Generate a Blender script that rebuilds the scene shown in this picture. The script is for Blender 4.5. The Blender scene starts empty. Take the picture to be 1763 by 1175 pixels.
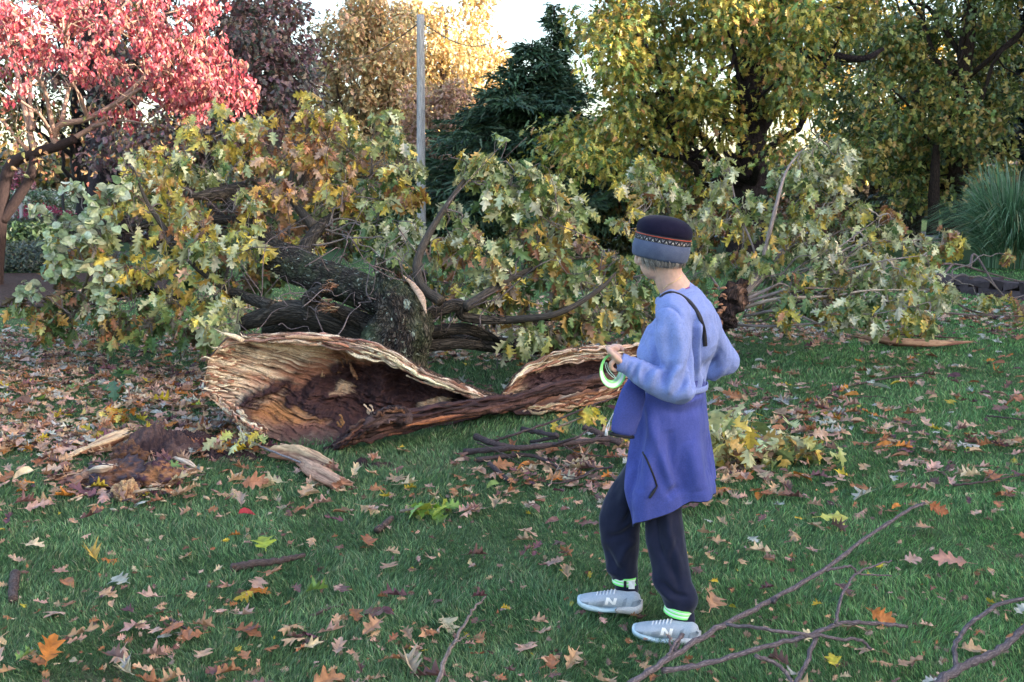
import bpy, math, random
import numpy as np
from mathutils import Vector
from mathutils.bvhtree import BVHTree
R = math.radians
random.seed(7)
rng = np.random.default_rng(11)
scene = bpy.context.scene
COL = scene.collection

# ------------------------------------------------------------ camera, world, sun, exposure
FPX = 1714.0
PITCH = math.atan(257.5/1714.0)
CAMZ = 1.7
cam_d = bpy.data.cameras.new("Camera")
cam = bpy.data.objects.new("Camera", cam_d); COL.objects.link(cam)
cam.location = (0, 0, CAMZ); cam.rotation_euler = (math.pi/2-PITCH, 0, 0)
cam_d.sensor_width = 36.0; cam_d.lens = 36.0*FPX/1763.0
cam_d.clip_start = 0.05; cam_d.clip_end = 3000
cam_d.dof.use_dof = True; cam_d.dof.focus_distance = 4.8; cam_d.dof.aperture_fstop = 10
scene.camera = cam
SUN_EL, SUN_AZ = R(15), math.atan2(0.94, -0.34)      # azimuth from +Y towards +X
world = bpy.data.worlds.new("World"); scene.world = world; world.use_nodes = True
wn = world.node_tree.nodes; wl = world.node_tree.links
bg = wn["Background"]
sky = wn.new("ShaderNodeTexSky"); sky.sky_type = 'NISHITA'; sky.sun_disc = False
sky.sun_elevation = SUN_EL; sky.sun_rotation = SUN_AZ
sky.air_density = 1.0; sky.dust_density = 2.6; sky.ozone_density = 0.6
wl.new(sky.outputs[0], bg.inputs[0]); bg.inputs[1].default_value = 0.15
sd = bpy.data.lights.new("sun", 'SUN'); sd.energy = 3.2; sd.angle = R(0.6); sd.color = (1.0, 0.84, 0.66)
so = bpy.data.objects.new("sun", sd); COL.objects.link(so)
_sv = Vector((math.sin(SUN_AZ)*math.cos(SUN_EL), math.cos(SUN_AZ)*math.cos(SUN_EL), math.sin(SUN_EL)))
so.rotation_euler = _sv.to_track_quat('Z', 'Y').to_euler(); so.location = (20, -8, 20)
scene.view_settings.view_transform = 'Standard'; scene.view_settings.look = 'None'
scene.view_settings.gamma = 1.0; scene.view_settings.exposure = 2.45
scene.render.engine = 'CYCLES'
scene.cycles.max_bounces = 6; scene.cycles.transparent_max_bounces = 6
scene.cycles.use_denoising = True

CP, SP = math.cos(PITCH), math.sin(PITCH)
def ray(px, py):
    x = (px-881.5)/FPX; yv = (587.5-py)/FPX
    return np.array([x, CP+yv*SP, -SP+yv*CP])
def P(px, py, Y):
    d = ray(px, py); t = Y/d[1]
    return np.array([d[0]*t, Y, CAMZ+d[2]*t])
def G(px, py, z=0.0):
    d = ray(px, py); t = (z-CAMZ)/d[2]
    return np.array([d[0]*t, d[1]*t, z])
def proj(p):
    p = np.asarray(p, float) - np.array([0, 0, CAMZ])
    f = p[..., 1]*CP - p[..., 2]*SP; u = p[..., 1]*SP + p[..., 2]*CP
    return 881.5+FPX*p[..., 0]/f, 587.5-FPX*u/f

# ------------------------------------------------------------ noise
def _h(ix, iy, iz, seed):
    n = (ix*np.uint32(374761393) + iy*np.uint32(668265263) + iz*np.uint32(2147483647) + np.uint32(seed*1274126177 & 0xffffffff))
    n = (n ^ (n >> np.uint32(13)))*np.uint32(1274126177)
    n = n ^ (n >> np.uint32(16)); n = n*np.uint32(2246822519); n = n ^ (n >> np.uint32(15))
    return n.astype(np.float64)/4294967295.0*2-1
def vnoise(p, seed=0):
    p = np.asarray(p, float); i = np.floor(p); f = p-i; f = f*f*(3-2*f)
    i = i.astype(np.int64) & 0xffffffff
    i = i.astype(np.uint32)
    x, y, z = i[..., 0], i[..., 1], i[..., 2]; o = np.uint32(1)
    r = 0
    with np.errstate(over='ignore'):
        for dx in (0, 1):
            for dy in (0, 1):
                for dz in (0, 1):
                    w = (f[..., 0] if dx else 1-f[..., 0])*(f[..., 1] if dy else 1-f[..., 1])*(f[..., 2] if dz else 1-f[..., 2])
                    r = r + w*_h(x+o*np.uint32(dx), y+o*np.uint32(dy), z+o*np.uint32(dz), seed)
    return r
def fbm(p, oct=4, seed=0, gain=0.5):
    p = np.asarray(p, float); a = 1.0; s = 0; t = 0
    for k in range(oct):
        s = s + a*vnoise(p*(2.03**k)+k*17.3, seed+k); t += a; a *= gain
    return s/t
def sst(a, b, x):
    t = np.clip((x-a)/(b-a+1e-12), 0, 1); return t*t*(3-2*t)
def nrm(v):
    v = np.asarray(v, float); return v/np.maximum(np.linalg.norm(v, axis=-1, keepdims=True), 1e-9)
def hx(s):
    s = s.lstrip('#'); c = np.array([int(s[i:i+2], 16)/255 for i in (0, 2, 4)])
    return np.where(c <= .04045, c/12.92, ((c+.055)/1.055)**2.4)
def gz(x, y):
    x = np.asarray(x, float); y = np.asarray(y, float)
    p = np.stack([x*.35, y*.35, x*0+3.3], -1); q = np.stack([x*2.2, y*2.2, x*0+9.1], -1)
    m = sst(9, 16, np.abs(y))
    return (0.03*vnoise(p, 5)+0.008*vnoise(q, 6))*(1-m*.5)

# ------------------------------------------------------------ mesh builder
class Geo:
    def __init__(s):
        s.V = []; s.C = []; s.Rr = []; s.Q = []; s.T = []; s.n = 0
    def add(s, v, q=None, t=None, c=(.5, .5, .5), rest=None):
        v = np.asarray(v, float).reshape(-1, 3); k = len(v)
        c = np.asarray(c, float)
        if c.ndim == 1: c = np.broadcast_to(c, (k, 3))
        s.V.append(v); s.C.append(c); s.Rr.append(v if rest is None else np.asarray(rest, float).reshape(-1, 3))
        if q is not None and len(q): s.Q.append(np.asarray(q, np.int64).reshape(-1, 4)+s.n)
        if t is not None and len(t): s.T.append(np.asarray(t, np.int64).reshape(-1, 3)+s.n)
        s.n += k
    def arrays(s):
        V = np.concatenate(s.V); C = np.concatenate(s.C); Rr = np.concatenate(s.Rr)
        Q = np.concatenate(s.Q) if s.Q else np.zeros((0, 4), np.int64)
        T = np.concatenate(s.T) if s.T else np.zeros((0, 3), np.int64)
        return V, C, Rr, Q, T
    def mesh(s, name, smooth=True, origin=None):
        V, C, Rr, Q, T = s.arrays()
        if origin is not None: V = V-np.asarray(origin)
        me = bpy.data.meshes.new(name)
        nl = Q.size+T.size; nf = len(Q)+len(T)
        me.vertices.add(len(V)); me.vertices.foreach_set('co', V.astype(np.float32).ravel())
        me.loops.add(nl); me.loops.foreach_set('vertex_index', np.concatenate([Q.ravel(), T.ravel()]).astype(np.int32))
        me.polygons.add(nf)
        st = np.concatenate([np.arange(len(Q))*4, Q.size+np.arange(len(T))*3]).astype(np.int32)
        me.polygons.foreach_set('loop_start', st)
        me.polygons.foreach_set('use_smooth', np.full(nf, smooth))
        a = me.attributes.new('Col', 'FLOAT_COLOR', 'POINT')
        a.data.foreach_set('color', np.concatenate([C, np.ones((len(C), 1))], 1).astype(np.float32).ravel())
        b = me.attributes.new('rest', 'FLOAT_VECTOR', 'POINT')
        b.data.foreach_set('vector', Rr.astype(np.float32).ravel())
        me.update(calc_edges=True); me.validate()
        return me
    def build(s, name, mat, parent=None, smooth=True, origin=None):
        """origin: world point that becomes the object's own origin; with a parent the verts are in world space and the parent's place is subtracted"""
        if parent is not None:
            origin = np.zeros(3); q = parent
            while q is not None: origin = origin+np.array(q.location); q = q.parent
        me = s.mesh(name, smooth, origin)
        me.materials.append(mat)
        o = bpy.data.objects.new(name, me); COL.objects.link(o)
        if parent is not None:
            o.parent = parent
        elif origin is not None: o.location = origin
        return o

def tag(o, label=None, cat=None, group=None, kind=None):
    if label: o['label'] = label
    if cat: o['category'] = cat
    if group: o['group'] = group
    if kind: o['kind'] = kind
    return o
def empty(name, loc, label, cat, group=None):
    o = bpy.data.objects.new(name, None); COL.objects.link(o); o.location = [float(a) for a in loc]
    o.empty_display_size = .1
    return tag(o, label, cat, group)

def smoothpath(pts, n):
    pts = np.asarray(pts, float); m = len(pts)
    if m == 2: return pts[0]+(pts[1]-pts[0])*np.linspace(0, 1, n)[:, None]
    e = np.vstack([2*pts[0]-pts[1], pts, 2*pts[-1]-pts[-2]])
    u = np.linspace(0, m-1, n); i = np.minimum(u.astype(int), m-2); t = (u-i)[:, None]
    a, b, c, d = e[i], e[i+1], e[i+2], e[i+3]
    return .5*((2*b)+(-a+c)*t+(2*a-5*b+4*c-d)*t*t+(-a+3*b-3*c+d)*t**3)
def frames(p, side=None):
    t = nrm(np.gradient(p, axis=0)); n = len(p)
    if side is not None:
        side = np.broadcast_to(np.asarray(side, float), (n, 3))
        a = nrm(side-(side*t).sum(1, keepdims=True)*t); return t, a, np.cross(t, a)
    A = np.zeros((n, 3)); r = np.array([0, 0, 1.0]) if abs(t[0, 2]) < .9 else np.array([1.0, 0, 0])
    a = nrm(np.cross(t[0], r))
    for i in range(n):
        a = a-(a@t[i])*t[i]; a = a/max(np.linalg.norm(a), 1e-9); A[i] = a
    return t, A, np.cross(t, A)
def tube(g, pts, rad, sides=6, c=(.1, .1, .1), n=None, side=None, cap=True, disp=0, dscale=1, dstretch=1, seed=0, c2=None, cs=(12, 12, 3), rough=0, rscale=40):
    """rad: (k,) or (k,2) radii along the path; disp adds lumps"""
    pts = np.asarray(pts, float); rad = np.asarray(rad, float)
    if rad.ndim == 0: rad = np.full(len(pts), float(rad))
    if rad.ndim == 1: rad = np.stack([rad, rad], 1)
    if n:
        k = np.linspace(0, 1, len(rad)); kk = np.linspace(0, 1, n)
        rad = np.stack([np.interp(kk, k, rad[:, 0]), np.interp(kk, k, rad[:, 1])], 1); pts = smoothpath(pts, n)
        c = np.asarray(c, float)
        if c.ndim == 2: c = np.stack([np.interp(kk, np.linspace(0, 1, len(c)), c[:, j]) for j in range(3)], 1)
    m = len(pts); t, a, b = frames(pts, side)
    th = np.linspace(0, 2*math.pi, sides, endpoint=False); ct, st = np.cos(th), np.sin(th)
    L = np.concatenate([[0], np.cumsum(np.linalg.norm(np.diff(pts, axis=0), axis=1))])
    off = rng.uniform(-20, 20, 3)
    rr = rad.mean(1)
    rest = np.stack([ct[None]*rr[:, None]+off[0], st[None]*rr[:, None]+off[1], np.broadcast_to(L[:, None]+off[2], (m, sides))], -1)
    V = pts[:, None]+a[:, None]*(ct[None, :, None]*rad[:, 0][:, None, None])+b[:, None]*(st[None, :, None]*rad[:, 1][:, None, None])
    if disp:
        nn = nrm(a[:, None]*ct[None, :, None]+b[:, None]*st[None, :, None])
        q = rest*np.array([dscale, dscale, dscale/dstretch])
        V = V+nn*(disp*fbm(q, 4, seed))[..., None]
    if rough:
        nn = nrm(a[:, None]*ct[None, :, None]+b[:, None]*st[None, :, None]); V = V+nn*(rough*fbm(rest*np.array([rscale, rscale, rscale/6]), 4, seed+5, .65))[..., None]
    idx = np.arange(m*sides).reshape(m, sides); j = np.roll(idx, -1, 1)
    q = np.stack([idx[:-1], j[:-1], j[1:], idx[1:]], -1).reshape(-1, 4)
    c = np.asarray(c, float)
    cc = np.repeat(c, sides, 0) if c.ndim == 2 else c
    v = V.reshape(-1, 3); rs = rest.reshape(-1, 3); t3 = None
    if c2 is not None:
        k_ = sst(-.12, .25, fbm(rs*np.array(cs), 4, seed+3, .6))[:, None]; cc = np.broadcast_to(cc, (len(v), 3))*(1-k_)+np.asarray(c2)*k_
        c = np.broadcast_to(c, (m, 3))
    if cap:
        v = np.vstack([v, pts[0], pts[-1]]); rs = np.vstack([rs, rest[0].mean(0), rest[-1].mean(0)])
        if cc.ndim == 2: cc = np.vstack([cc, c[0], c[-1]])
        k0, k1 = m*sides, m*sides+1
        t3 = np.vstack([np.stack([np.full(sides, k0), j[0], idx[0]], -1), np.stack([np.full(sides, k1), idx[-1], j[-1]], -1)])
    g.add(v, q, t3, cc, rs)
def grid(g, V, c, rest=None, wrap=False, flip=False):
    m, n = V.shape[:2]; idx = np.arange(m*n).reshape(m, n)
    if wrap: j = np.roll(idx, -1, 1); q = np.stack([idx[:-1], j[:-1], j[1:], idx[1:]], -1)
    else: q = np.stack([idx[:-1, :-1], idx[:-1, 1:], idx[1:, 1:], idx[1:, :-1]], -1)
    q = q.reshape(-1, 4)
    if flip: q = q[:, ::-1]
    c = np.asarray(c, float); c = c.reshape(-1, 3) if c.ndim == 3 else c
    g.add(V.reshape(-1, 3), q, None, c, None if rest is None else rest.reshape(-1, 3))
def box(g, lo, hi, c, rot=0, ctr=None):
    lo = np.asarray(lo, float); hi = np.asarray(hi, float)
    v = np.array([[x, y, z] for x in (0, 1) for y in (0, 1) for z in (0, 1)])*(hi-lo)+lo
    if rot:
        ct = (lo+hi)/2 if ctr is None else np.asarray(ctr); d = v-ct
        v = np.stack([d[:, 0]*math.cos(rot)-d[:, 1]*math.sin(rot), d[:, 0]*math.sin(rot)+d[:, 1]*math.cos(rot), d[:, 2]], 1)+ct
    g.add(v, [[0, 1, 3, 2], [4, 6, 7, 5], [0, 4, 5, 1], [2, 3, 7, 6], [0, 2, 6, 4], [1, 5, 7, 3]], None, c)
def sphere(g, ctr, r, c=(.5, .5, .5), nu=16, nv=10, axes=None):
    r = np.broadcast_to(np.asarray(r, float), (3,))
    ph = np.linspace(1e-3, math.pi-1e-3, nv); th = np.linspace(0, 2*math.pi, nu, endpoint=False)
    d = np.stack([np.sin(ph)[:, None]*np.cos(th), np.sin(ph)[:, None]*np.sin(th), np.broadcast_to(np.cos(ph)[:, None], (nv, nu))], -1)*r
    if axes is not None: d = d@np.asarray(axes, float)
    grid(g, d+np.asarray(ctr), c, wrap=True, flip=False)

# ------------------------------------------------------------ leaves
def leaf_tmpl(half, fold=.25, bend=.2, tip=0.0, stalk=True, wav=0.0, w=1.0, seed=0):
    """half: [(x,y)] outline of the right half from base to tip; midrib at x=0. Returns verts, quads"""
    h = np.array(half, float); n = len(h); r = np.random.default_rng(seed)
    y = h[:, 1]
    def shp(x, y, s):
        z = fold*(np.abs(x)+1.6*x*x) - bend*(y**2) + wav*np.sin(y*9+s*2+seed)*(np.abs(x)+.04)
        return np.stack([x*w, y, z], 1)
    mid = shp(np.zeros(n), y, 0); rt = shp(h[:, 0], y, 1); lt = shp(-h[:, 0]*(1+.1*r.standard_normal()), y+.02, -1)
    V = np.vstack([mid, rt, lt]); q = []
    for i in range(n-1):
        q.append([i, n+i, n+i+1, i+1]); q.append([i, i+1, 2*n+i+1, 2*n+i])
    if stalk:
        k = len(V); V = np.vstack([V, [[-.012, -.28, .02], [.012, -.28, .02], [.012, .02, 0], [-.012, .02, 0]]])
        q.append([k, k+1, k+2, k+3])
    return V, np.array(q)
OAKH = [(.0, 0), (.09, .10), (.20, .15), (.24, .24), (.11, .27), (.20, .36), (.36, .48), (.30, .53), (.14, .50), (.17, .60), (.33, .76), (.25, .78), (.12, .74), (.12, .90), (.0, 1.0)]
OAKM = [(.0, 0), (.22, .18), (.11, .28), (.36, .48), (.14, .52), (.32, .76), (.12, .75), (.0, 1.0)]
OAKL = [(.0, 0), (.30, .22), (.13, .42), (.34, .66), (.0, 1.0)]
OVAL = [(.0, 0), (.22, .12), (.30, .40), (.24, .68), (.10, .88), (.0, 1.0)]
ROUND = [(.0, .05), (.20, -.04), (.42, .14), (.46, .42), (.32, .72), (.10, .92), (.0, 1.0)]
OAK = [leaf_tmpl(OAKH, f, b, seed=i, wav=wv) for i, (f, b, wv) in enumerate([(.35, .25, .1), (.1, .5, .2), (-.3, .35, .15), (.5, .1, .2), (.2, .7, .1)])]
OAKmid = [leaf_tmpl(OAKM, f, b, seed=i, stalk=False) for i, (f, b) in enumerate([(.35, .25), (.1, .6), (-.3, .3)])]
OAKlow = [leaf_tmpl(OAKL, f, b, seed=i, stalk=False) for i, (f, b) in enumerate([(.35, .25), (-.2, .5)])]
CURL = [leaf_tmpl(OAKH, f, b, seed=i, wav=wv, w=w_) for i, (f, b, wv, w_) in enumerate([(.25, .15, .25, 1), (.12, -.18, .3, 1.1), (.5, .1, .2, .85), (-.2, .2, .25, 1), (.2, -.3, .25, .95), (.8, .1, .3, .8), (.08, .05, .2, 1.15), (-.35, .15, .3, .9), (.45, -.25, .35, .8)])]+[leaf_tmpl(OVAL, .4, .15, seed=4, wav=.2), leaf_tmpl(OAKM, .5, -.2, seed=5, wav=.3, w=.85)]
ROUNDT = [leaf_tmpl(ROUND, f, b, seed=i) for i, (f, b) in enumerate([(.15, .15), (-.15, .3), (.25, .4)])]
DROOP = [leaf_tmpl(OVAL, f, b, seed=i, stalk=False) for i, (f, b) in enumerate([(.5, .3), (.3, .5), (.7, .15)])]
def leaves(g, T, pos, d, up, size, col):
    """T: list of templates; pos,d,up (N,3); size (N,); col (N,3)"""
    pos = np.asarray(pos, float); N = len(pos); d = nrm(d); up = np.asarray(up, float)
    up = nrm(up-(up*d).sum(1, keepdims=True)*d); sx = np.cross(d, up)
    size = np.broadcast_to(np.asarray(size, float), (N,)); col = np.broadcast_to(np.asarray(col, float), (N, 3))
    w = rng.integers(0, len(T), N)
    for k, (V, q) in enumerate(T):
        m = w == k; M = m.sum()
        if not M: continue
        v = (sx[m][:, None]*V[None, :, 0:1]+d[m][:, None]*V[None, :, 1:2]+up[m][:, None]*V[None, :, 2:3])*size[m][:, None, None]+pos[m][:, None]
        nv = len(V); qq = (q[None]+(np.arange(M)*nv)[:, None, None]).reshape(-1, 4)
        cc = np.repeat(col[m], nv, 0)
        rs = np.broadcast_to(V[None], (M, nv, 3)).reshape(-1, 3)+np.repeat(rng.uniform(-50, 50, (M, 3)), nv, 0)
        g.add(v.reshape(-1, 3), qq, None, cc, rs)
def pick(pal, N, w=None, jit=.18):
    pal = np.array(pal, float)
    if w is not None: w = np.array(w, float)/sum(w)
    c = pal[rng.choice(len(pal), N, p=w)]
    return np.clip(c*(1+rng.uniform(-jit, jit, (N, 1)))*(1+rng.uniform(-jit*.4, jit*.4, (N, 3))), 0, 1)
def rdir(N, zlo=-1, zhi=1):
    z = rng.uniform(zlo, zhi, N); a = rng.uniform(0, 2*math.pi, N); s = np.sqrt(np.maximum(0, 1-z*z))
    return np.stack([s*np.cos(a), s*np.sin(a), z], 1)

# ------------------------------------------------------------ materials
def newmat(name):
    m = bpy.data.materials.new(name); m.use_nodes = True
    nt = m.node_tree; nt.nodes.clear()
    return m, nt
def N_(nt, t, **kw):
    n = nt.nodes.new(t)
    for k, v in kw.items():
        if k.startswith('i_'):
            n.inputs[k[2:].replace('_', ' ')].default_value = v
        else: setattr(n, k, v)
    return n
def attr(nt, name): return N_(nt, 'ShaderNodeAttribute', attribute_name=name)
def mapscale(nt, vec, sc):
    m = N_(nt, 'ShaderNodeMapping'); m.inputs['Scale'].default_value = sc
    nt.links.new(vec, m.inputs['Vector']); return m.outputs[0]
def noise(nt, vec, scale, detail=4, rough=.55, dist=0):
    n = N_(nt, 'ShaderNodeTexNoise'); n.inputs['Scale'].default_value = scale; n.inputs['Detail'].default_value = detail
    n.inputs['Roughness'].default_value = rough; n.inputs['Distortion'].default_value = dist
    nt.links.new(vec, n.inputs['Vector']); return n
def ramp(nt, fac, stops):
    r = N_(nt, 'ShaderNodeValToRGB'); e = r.color_ramp.elements
    e[0].position, e[0].color = stops[0][0], (*stops[0][1], 1); e[1].position, e[1].color = stops[1][0], (*stops[1][1], 1)
    for p, c in stops[2:]:
        x = e.new(p); x.color = (*c, 1)
    nt.links.new(fac, r.inputs[0]); return r.outputs[0]
def mix(nt, fac, a, b, mode='MIX'):
    m = N_(nt, 'ShaderNodeMix', data_type='RGBA', blend_type=mode)
    for s, v in ((m.inputs[0], fac), (m.inputs[6], a), (m.inputs[7], b)):
        if isinstance(v, bpy.types.NodeSocket): nt.links.new(v, s)
        elif isinstance(v, (int, float)): s.default_value = v
        else: s.default_value = (*v, 1)
    return m.outputs[2]
def bump(nt, h, strength, dist, normal=None):
    b = N_(nt, 'ShaderNodeBump'); b.inputs['Strength'].default_value = strength; b.inputs['Distance'].default_value = dist
    nt.links.new(h, b.inputs['Height'])
    if normal is not None: nt.links.new(normal, b.inputs['Normal'])
    return b.outputs[0]
def finish(nt, col, rough=.7, spec=.3, normal=None, trans=0, sheen=0, sss=0, tcol=None):
    p = N_(nt, 'ShaderNodeBsdfPrincipled'); o = N_(nt, 'ShaderNodeOutputMaterial')
    if isinstance(col, bpy.types.NodeSocket): nt.links.new(col, p.inputs['Base Color'])
    else: p.inputs['Base Color'].default_value = (*col, 1)
    if isinstance(rough, bpy.types.NodeSocket): nt.links.new(rough, p.inputs['Roughness'])
    else: p.inputs['Roughness'].default_value = rough
    p.inputs['Specular IOR Level'].default_value = spec
    if sheen: p.inputs['Sheen Weight'].default_value = sheen; p.inputs['Sheen Roughness'].default_value = .4
    if sss:
        p.inputs['Subsurface Weight'].default_value = sss; p.inputs['Subsurface Radius'].default_value = (.02, .008, .004); p.inputs['Subsurface Scale'].default_value = .3
    if normal is not None: nt.links.new(normal, p.inputs['Normal'])
    if trans:
        t = N_(nt, 'ShaderNodeBsdfTranslucent'); mx = N_(nt, 'ShaderNodeMixShader'); mx.inputs[0].default_value = trans
        s = tcol if tcol is not None else col
        if isinstance(s, bpy.types.NodeSocket): nt.links.new(s, t.inputs[0])
        else: t.inputs[0].default_value = (*s, 1)
        nt.links.new(p.outputs[0], mx.inputs[1]); nt.links.new(t.outputs[0], mx.inputs[2]); nt.links.new(mx.outputs[0], o.inputs[0])
    else: nt.links.new(p.outputs[0], o.inputs[0])

def m_leaf(name, trans=.35, rough=.55, spec=.35, mott=.35):
    m, nt = newmat(name); c = attr(nt, 'Col').outputs['Color']; r = attr(nt, 'rest').outputs['Vector']
    n = noise(nt, r, 3.0, 3)
    f = ramp(nt, n.outputs[0], [(.3, (1-mott,)*3), (.7, (1+mott*.6,)*3)])
    col = mix(nt, 1.0, c, f, 'MULTIPLY')
    finish(nt, col, rough, spec, trans=trans); return m
def m_bark(name, ridge=40, depth=.02, stretch=.18, moss=0.0, spec=.2, dark=.45):
    m, nt = newmat(name); c = attr(nt, 'Col').outputs['Color']; r = attr(nt, 'rest').outputs['Vector']
    v = mapscale(nt, r, (1, 1, stretch))
    vo = N_(nt, 'ShaderNodeTexVoronoi', feature='DISTANCE_TO_EDGE'); vo.inputs['Scale'].default_value = ridge
    wp = noise(nt, v, ridge*.4, 3)
    vv = N_(nt, 'ShaderNodeVectorMath', operation='MULTIPLY_ADD'); nt.links.new(wp.outputs['Color'], vv.inputs[0]); vv.inputs[1].default_value = (3.2/ridge,)*3; nt.links.new(v, vv.inputs[2])
    nt.links.new(vv.outputs[0], vo.inputs['Vector'])
    crack = ramp(nt, vo.outputs['Distance'], [(.0, (0, 0, 0)), (.22, (1, 1, 1))])
    n1 = noise(nt, v, ridge*1.6, 5, .6); n2 = noise(nt, r, 3.5, 4, .6)
    f = mix(nt, crack, (dark, dark, dark), (1.25, 1.22, 1.18))
    col = mix(nt, 1.0, c, f, 'MULTIPLY')
    col = mix(nt, .5, col, mix(nt, 1.0, col, ramp(nt, n1.outputs[0], [(.3, (.3, .3, .3)), (.7, (1.9, 1.85, 1.8))]), 'MULTIPLY'))
    if moss:
        mf = ramp(nt, n2.outputs[0], [(.62-moss*.35, (0, 0, 0)), (.78-moss*.3, (1, 1, 1))])
        n3 = noise(nt, r, 14, 5, .7)
        col = mix(nt, mf, col, mix(nt, ramp(nt, n3.outputs[0], [(.4, (0, 0, 0)), (.6, (1, 1, 1))]), (.045, .065, .032), (.105, .125, .075)))
        n4 = noise(nt, r, 22, 3, .6)
        col = mix(nt, ramp(nt, n4.outputs[0], [(.62, (0, 0, 0)), (.67, (1, 1, 1))]), col, (.34, .40, .34))
    hh = mix(nt, .35, crack, n1.outputs[0])
    finish(nt, col, .85, spec, bump(nt, hh, 1.0, depth)); return m
def m_wood(name):
    m, nt = newmat(name); c = attr(nt, 'Col').outputs['Color']; r = attr(nt, 'rest').outputs['Vector']
    v = mapscale(nt, r, (.9, 9, 9)); n = noise(nt, v, 14, 6, .65, .4)
    v2 = mapscale(nt, r, (.5, 20, 20)); n2 = noise(nt, v2, 22, 4, .6)
    f = ramp(nt, n.outputs[0], [(.30, (.45, .40, .36)), (.55, (1.05, 1.05, 1.05)), (.75, (1.25, 1.22, 1.15))])
    col = mix(nt, 1.0, c, f, 'MULTIPLY')
    h = mix(nt, .4, n.outputs[0], n2.outputs[0])
    finish(nt, col, .75, .25, bump(nt, h, .9, .012)); return m
def m_fleece(name, c, c2=None, rough=.95, sheen=.5, sc=1.0, hgt=.0012, spec=.1):
    m, nt = newmat(name); tc = N_(nt, 'ShaderNodeTexCoord').outputs['Object']
    n = noise(nt, tc, 420*sc, 3, .7); n2 = noise(nt, tc, 26, 4, .6); n3 = noise(nt, tc, 5, 3, .5)
    c2 = c2 or tuple(x*1.25 for x in c)
    col = mix(nt, ramp(nt, n2.outputs[0], [(.35, (0, 0, 0)), (.65, (1, 1, 1))]), c, c2)
    col = mix(nt, .5, col, mix(nt, 1.0, col, ramp(nt, n.outputs[0], [(.3, (.72,)*3), (.7, (1.3,)*3)]), 'MULTIPLY'))
    b = bump(nt, n.outputs[0], .5, hgt); b = bump(nt, n3.outputs[0], .35, .02, b)
    finish(nt, col, rough, spec, b, sheen=sheen); return m
def m_plain(name, c, rough=.6, spec=.3, sc=30, var=.25, bmp=.002, sss=0):
    m, nt = newmat(name); tc = N_(nt, 'ShaderNodeTexCoord').outputs['Object']
    n = noise(nt, tc, sc, 4, .6)
    col = mix(nt, 1.0, c, ramp(nt, n.outputs[0], [(.3, (1-var,)*3), (.7, (1+var,)*3)]), 'MULTIPLY')
    finish(nt, col, rough, spec, bump(nt, n.outputs[0], .5, bmp), sss=sss); return m
def m_col(name, rough=.7, spec=.3, sc=60, bmp=.002):
    m, nt = newmat(name); c = attr(nt, 'Col').outputs['Color']; tc = N_(nt, 'ShaderNodeTexCoord').outputs['Object']
    n = noise(nt, tc, sc, 4, .6)
    col = mix(nt, 1.0, c, ramp(nt, n.outputs[0], [(.3, (.75,)*3), (.7, (1.25,)*3)]), 'MULTIPLY')
    finish(nt, col, rough, spec, bump(nt, n.outputs[0], .6, bmp)); return m

LEAF = m_leaf('leaf_blade', .22, .42, .55, .4); LITTER = m_leaf('dry_leaf', .15, .6, .3, .45); GRASS = m_leaf('grass_blade', .3, .5, .35, .2)
NEEDLE = m_leaf('needle_spray', .1, .7, .2, .3)
BARK = m_bark('oak_bark', 38, .02, .2); MOSSY = m_bark('mossy_bark', 46, .06, .3, moss=.42, dark=.3)
TWIG = m_bark('twig_bark', 120, .002, .3, dark=.7); SMOOTHB = m_bark('smooth_bark', 60, .004, .15, dark=.8)
WOOD = m_wood('split_wood'); SOIL = m_col('soil', .95, .1, 40, .01)
COLM = m_col('painted', .6, .3)
# ============================================================ GROUND
def sinhgrid(n, a, mx): u = np.linspace(-1, 1, n); return np.sinh(u*a)/math.sinh(a)*mx
gx = sinhgrid(221, 5.2, 900); gy = sinhgrid(241, 5.2, 900)+6
X, Yg = np.meshgrid(gx, gy, indexing='ij'); Z = gz(X, Yg)
ga = Geo(); grid(ga, np.stack([X, Yg, Z], -1), (.05, .06, .02))
m, nt = newmat('lawn_soil'); tc = N_(nt, 'ShaderNodeTexCoord').outputs['Object']
n1 = noise(nt, tc, 1.1, 5, .6); n2 = noise(nt, tc, 45, 4, .7)
c1 = ramp(nt, n1.outputs[0], [(.35, (.045, .085, .035)), (.55, (.055, .095, .04)), (.72, (.085, .080, .05))])
c1 = mix(nt, 1.0, c1, ramp(nt, n2.outputs[0], [(.3, (.5,)*3), (.7, (1.5,)*3)]), 'MULTIPLY')
finish(nt, c1, .95, .1, bump(nt, n2.outputs[0], .8, .02))
tag(ga.build('ground', m), kind='structure')

def patch(name, pts, z, mat, c=(.1, .1, .1), n=60, jag=.25, seed=3):
    """ground sheet from a closed outline, edge roughened"""
    pts = np.array(pts, float); k = len(pts); u = np.linspace(0, k, n, endpoint=False); i = u.astype(int) % k; t = (u % 1)[:, None]
    e = pts[i]*(1-t)+pts[(i+1) % k]*t
    ctr = e.mean(0); d = e-ctr; e = ctr+d*(1+jag*.3*fbm(np.stack([e[:, 0]*.9, e[:, 1]*.9, e[:, 0]*0], -1), 3, seed))[:, None]
    rings = np.linspace(0, 1, 12)[:, None, None]; V2 = ctr+(e-ctr)[None]*rings
    V = np.concatenate([V2, (gz(V2[..., 0], V2[..., 1])+z)[..., None]], -1)
    g = Geo(); grid(g, V, c, wrap=True); return tag(g.build(name, mat), kind='structure')
MULCH = m_plain('mulch', (.045, .030, .028), .95, .1, 18, .6, .03)
ASPH = m_plain('asphalt', (.16, .16, .18), .9, .2, 8, .2, .004)
patch('mulch_bed', [(-14, 14.5), (-6.4, 14.5), (-5.8, 17), (-7, 20.5), (-14, 21)], .02, MULCH)
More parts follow.
